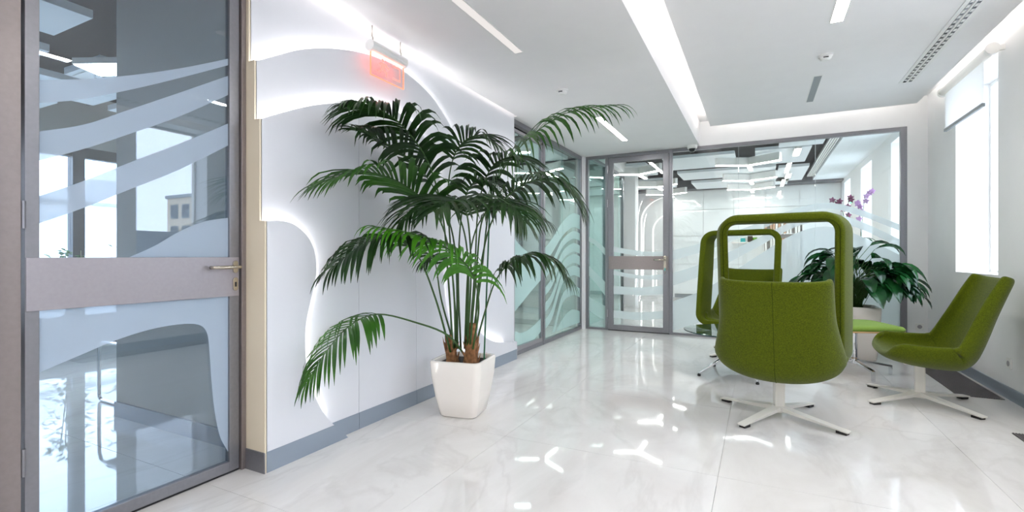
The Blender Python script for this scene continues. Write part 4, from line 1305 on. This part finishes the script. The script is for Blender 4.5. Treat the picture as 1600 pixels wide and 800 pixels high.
rp = random.Random(42)
LEAF_OBJ = [0]
rest = MB()
def frond(ctrl, s0, nl, L, droop, mat, wid=0.030, as_obj=True, vup=0.25, a0=68, a1=22, rad=0.008):
    L *= 1.18; wid *= 1.02; nl = int(nl * 1.42)
    W = [at(*c) for c in ctrl]
    n = 60
    pts = [PL(p) for p in spline(W, n)]
    head = pts[-1] - pts[int(n * s0 * 0.7)]
    head.z = 0
    if head.length < 0.05: head = Vector((1, 0, 0))
    head.normalize()
    side0 = head.cross(Vector((0, 0, 1))).normalized()
    rs = [rad * (1 - 0.82 * i / n) for i in range(n + 1)]
    ro = MB().tube(pts[::2], rs[::2], 6).build('frond', 'palm_stem' , pp, smooth=True)
    for k in range(nl):
        s = s0 + (1 - s0) * (k + 0.3) / nl
        for sg in (-1, 1):
            sj = min(0.999, s + rp.uniform(-0.004, 0.004))
            f_ = sj * n; i = int(f_); p = pts[i].lerp(pts[min(i + 1, n)], f_ - i)
            T = (pts[min(i + 2, n)] - pts[max(i - 2, 0)]).normalized()
            sd = (side0 - T * side0.dot(T)).normalized()
            N = sd.cross(T)
            if N.z < 0: N = -N
            q = (sj - s0) / (1 - s0)
            A = math.radians(a0 + (a1 - a0) * q + rp.uniform(-5, 5))
            lat = (sd * sg * math.cos(vup) + N * math.sin(vup)).normalized()
            d = (T * math.cos(A) + lat * math.sin(A)).normalized()
            l = L * (0.55 + 0.45 * math.sin(math.pi * min(1, 0.18 + q * 0.9))) * (1 - 0.35 * q) * rp.uniform(0.9, 1.08)
            dr = droop * rp.uniform(0.8, 1.2)
            w0 = wid * (1 - 0.45 * q) * rp.uniform(0.85, 1.1)
            rows = []
            dcur = d.copy(); c = p.copy(); m_ = 6
            for j in range(m_ + 1):
                u = j / m_
                wd = w0 * (0.35 + 0.65 * math.sin(math.pi * min(1.0, 0.12 + 0.62 * u))) if u < 0.55 else w0 * (1 - ((u - 0.55) / 0.45) ** 1.6)
                wd = max(wd * 0.5, 0.0006)
                cr = dcur.cross(N)
                if cr.length < 1e-3: cr = dcur.orthogonal()
                cr.normalize()
                up = cr.cross(dcur).normalized()
                if up.z < 0: up = -up
                rows.append([c - cr * wd + up * wd * 0.35, c.copy(), c + cr * wd + up * wd * 0.35])
                dcur = (dcur + Vector((0, 0, -1)) * dr * (0.10 + 0.28 * u)).normalized()
                c = c + dcur * l / m_
            # keep foliage in front of the panelled wall
            mw = palm_inv.inverted()
            ok = True
            for r_ in rows:
                for v in r_:
                    wv = mw @ v
                    if wv.x < -2.20:
                        wv.x = -2.20 + (wv.x + 2.20) * 0.02; v.xyz = palm_inv @ wv
                    if wv.z > 2.58:
                        wv.z = 2.58; v.xyz = palm_inv @ wv
            if as_obj and k % 3 != 2 and LEAF_OBJ[0] < 300:
                MB().grid(rows).build('leaflet', mat, ro, smooth=True)
                LEAF_OBJ[0] += 1
            else:
                rest.grid(rows, {'palm_dark': 0, 'palm_mid': 1, 'palm_bright': 2}[mat])
    return ro

B0, B1 = (708, 548, 3.40), (737, 545, 3.38)
frond([B0, (700, 430, 3.36), (691, 330, 3.22), (668, 252, 3.06), (628, 196, 2.90), (586, 168, 2.74), (548, 158, 2.60)], 0.50, 20, 0.42, 1.1, 'palm_dark', 0.032)
frond([(712, 548, 3.42), (708, 440, 3.36), (690, 350, 3.2), (645, 298, 3.0), (580, 270, 2.78), (505, 284, 2.55)], 0.47, 19, 0.52, 0.7, 'palm_mid', 0.036, a0=60)
frond([(704, 550, 3.38), (680, 465, 3.3), (652, 398, 3.16), (618, 372, 3.02), (570, 380, 2.84), (518, 418, 2.64)], 0.44, 19, 0.44, 1.1, 'palm_dark', 0.034)
frond([(730, 560, 3.36), (700, 524, 3.3), (650, 504, 3.14), (590, 491, 2.95), (545, 510, 2.76), (505, 556, 2.60), (476, 604, 2.50)], 0.50, 16, 0.30, 1.25, 'palm_mid', 0.026)
frond([(739, 545, 3.30), (748, 480, 3.2), (738, 428, 3.1), (702, 390, 3.0), (645, 366, 2.84), (578, 352, 2.68)], 0.34, 19, 0.34, 1.5, 'palm_bright', 0.032)
frond([(737, 540, 3.44), (752, 430, 3.5), (764, 330, 3.55), (786, 266, 3.6), (832, 211, 3.65), (892, 174, 3.66), (966, 164, 3.62)], 0.42, 20, 0.50, 1.35, 'palm_mid', 0.030)
frond([(741, 545, 3.40), (748, 440, 3.36), (766, 352, 3.32), (800, 300, 3.28), (846, 280, 3.24), (884, 294, 3.2), (904, 322, 3.18)], 0.46, 19, 0.44, 1.15, 'palm_dark', 0.030)
frond([(739, 558, 3.38), (757, 490, 3.36), (776, 436, 3.32), (806, 405, 3.28), (850, 400, 3.24), (890, 436, 3.2)], 0.46, 17, 0.38, 1.5, 'palm_dark', 0.028)
# further fronds in the heart of the crown
frond([(730, 545, 3.35), (736, 430, 3.2), (732, 350, 3.02), (722, 318, 2.82), (704, 314, 2.62), (680, 330, 2.45)], 0.45, 16, 0.42, 0.7, 'palm_dark', 0.032, as_obj=False)
frond([(726, 545, 3.45), (734, 400, 3.5), (758, 335, 3.55), (806, 322, 3.6), (856, 346, 3.6)], 0.48, 15, 0.36, 1.1, 'palm_dark', 0.030, as_obj=False)
frond([(715, 545, 3.42), (712, 400, 3.42), (694, 325, 3.36), (655, 262, 3.26), (600, 222, 3.08), (556, 200, 2.9)], 0.52, 17, 0.40, 0.6, 'palm_dark', 0.032, as_obj=False)
frond([(733, 545, 3.44), (742, 420, 3.48), (748, 320, 3.48), (768, 262, 3.42), (802, 246, 3.3), (836, 262, 3.2)], 0.48, 14, 0.36, 0.9, 'palm_dark', 0.034, as_obj=False)
frond([(720, 545, 3.46), (716, 430, 3.52), (722, 330, 3.54), (740, 285, 3.5), (770, 290, 3.42), (800, 330, 3.35)], 0.48, 14, 0.34, 1.0, 'palm_dark', 0.030, as_obj=False)
frond([(712, 548, 3.46), (690, 470, 3.5), (682, 420, 3.48), (676, 400, 3.42), (660, 412, 3.36)], 0.55, 9, 0.20, 1.2, 'palm_dark', 0.022, as_obj=False)
frond([(728, 545, 3.40), (732, 420, 3.38), (720, 345, 3.3), (690, 315, 3.16), (650, 322, 3.0), (622, 350, 2.88)], 0.46, 15, 0.40, 1.0, 'palm_dark', 0.028, as_obj=False)
frond([(734, 545, 3.34), (744, 430, 3.2), (752, 350, 3.05), (772, 318, 2.92), (800, 322, 2.8), (822, 350, 2.7)], 0.48, 14, 0.34, 1.1, 'palm_dark', 0.028, as_obj=False)
frond([(716, 545, 3.44), (705, 400, 3.46), (700, 300, 3.45), (712, 238, 3.4), (742, 212, 3.32), (775, 225, 3.24)], 0.55, 14, 0.34, 0.9, 'palm_dark', 0.026, as_obj=False)
ro_ = rest.build('inner_foliage', ['palm_dark', 'palm_mid', 'palm_bright'], pp, smooth=True); ro_['kind'] = 'stuff'
# trunks with fibrous brown sheaths
for (px_, t_, lean, hh, rr) in ((708, 3.40, -0.045, 0.21, 0.042), (735, 3.36, 0.015, 0.30, 0.050)):
    b_ = at(px_, 572, t_); b_.z = 0.335
    b_ = PL(b_)
    tr = MB()
    prof = []
    for i in range(9):
        u = i / 8
        prof.append(Vector((b_.x + lean * u, b_.y + 0.01 * u, b_.z + hh * u)))
    tr.tube(prof, [rr * (1.15 - 0.62 * (i / 8)) * rp.uniform(0.9, 1.1) for i in range(9)], 10)
    tk = tr.build('trunk', 'bark', pp, smooth=True)
    for k in range(14):
        a = rp.uniform(0, 6.28); u = rp.uniform(0.0, 0.75)
        d = Vector((math.cos(a), math.sin(a), 0)); nn = Vector((-d.y, d.x, 0))
        c = prof[0].lerp(prof[-1], u) + d * rr * (1.1 - 0.6 * u) * 0.9
        h = rp.uniform(0.05, 0.11); w = rp.uniform(0.012, 0.022); o_ = rp.uniform(0.006, 0.03)
        MB().grid([[c - nn * w, c + d * 0.006, c + nn * w], [c - nn * w * .8 + Vector((0, 0, h * .6)) + d * o_ * .5, c + d * (0.008 + o_ * .5) + Vector((0, 0, h * .6)), c + nn * w * .8 + Vector((0, 0, h * .6)) + d * o_ * .5],
                   [c - nn * w * .2 + Vector((0, 0, h)) + d * o_, c + Vector((0, 0, h * 1.05)) + d * o_ * 1.1, c + nn * w * .2 + Vector((0, 0, h)) + d * o_]]).build('husk', 'bark', tk, smooth=False)
sb = PL(at(756, 566, 3.42)); st_ = PL(at(765, 330, 3.46)); sb.z = 0.33
MB().tube([sb, st_], 0.006, 8).build('support_stake', 'stake_green', pp, smooth=False)
wg = PL(at(760, 556, 3.50)); wg.z = 0.35
MB().tube([wg, wg + Vector((0, 0, 0.06))], 0.005, 8).build('water_gauge', 'acrylic', pp)

# leafy plant by the glass wall
sp = tag(empty('peace_lily', (0.94, 6.40, 0)), 'large dark green leafy plant in a tall white planter by the glass wall', 'potted plant')
square_pot(sp, 0.165, 0.20, 0.56, 0.03)
rl = random.Random(9)
for k in range(130):
    a = rl.uniform(0, 2 * math.pi)
    e_ = rl.random()
    reach = 0.06 + 0.36 * math.sqrt(rl.random())
    top = 0.62 + 0.66 * (1 - 0.72 * (reach / 0.42) ** 2) * rl.uniform(0.45, 1.0)
    d = Vector((math.cos(a), math.sin(a), 0))
    b_ = Vector((rl.uniform(-.06, .06), rl.uniform(-.06, .06), 0.53))
    tip = d * reach + Vector((0, 0, top))
    st_ = spline([b_, b_.lerp(tip, 0.5) + Vector((0, 0, 0.10)) - d * 0.05, tip], 6)
    T = (st_[-1] - st_[-2]).normalized()
    L = rl.uniform(0.24, 0.36); W = L * rl.uniform(0.19, 0.25)
    nn = d.cross(Vector((0, 0, 1))).normalized()
    nn = (nn + Vector((0, 0, rl.uniform(-.5, .5)))).normalized()
    rows = []; c = st_[-1].copy(); dc = (T * 0.5 + d * 0.6 + Vector((0, 0, 0.15))).normalized()
    for j in range(8):
        u = j / 7
        w = W * (math.sin(math.pi * (u ** 0.8) * 0.985 + 0.02)) ** 0.9 if 0 < u < 1 else 0.002
        up = nn.cross(dc).normalized()
        if up.z < 0: up = -up
        rows.append([c - nn * w + up * w * .28, c - nn * w * .5 + up * w * .16, c.copy(), c + nn * w * .5 + up * w * .16, c + nn * w + up * w * .28])
        dc = (dc + Vector((0, 0, -1)) * rl.uniform(0.16, 0.42) * (0.6 + u)).normalized()
        c = c + dc * L / 7
    mb = MB(); mb.grid(rows, 0); mb.tube(st_, 0.0035, 4, 1)
    for i, v in enumerate(mb.v):
        x, y_, z = v
        x = min(x, XR - 0.94 - 0.05); y_ = min(y_, YB - 0.07 - 6.40)
        mb.v[i] = (x, y_, max(z, 0.08))
    mb.build('leaf', ['peace_leaf', 'palm_stem'], sp, smooth=True)
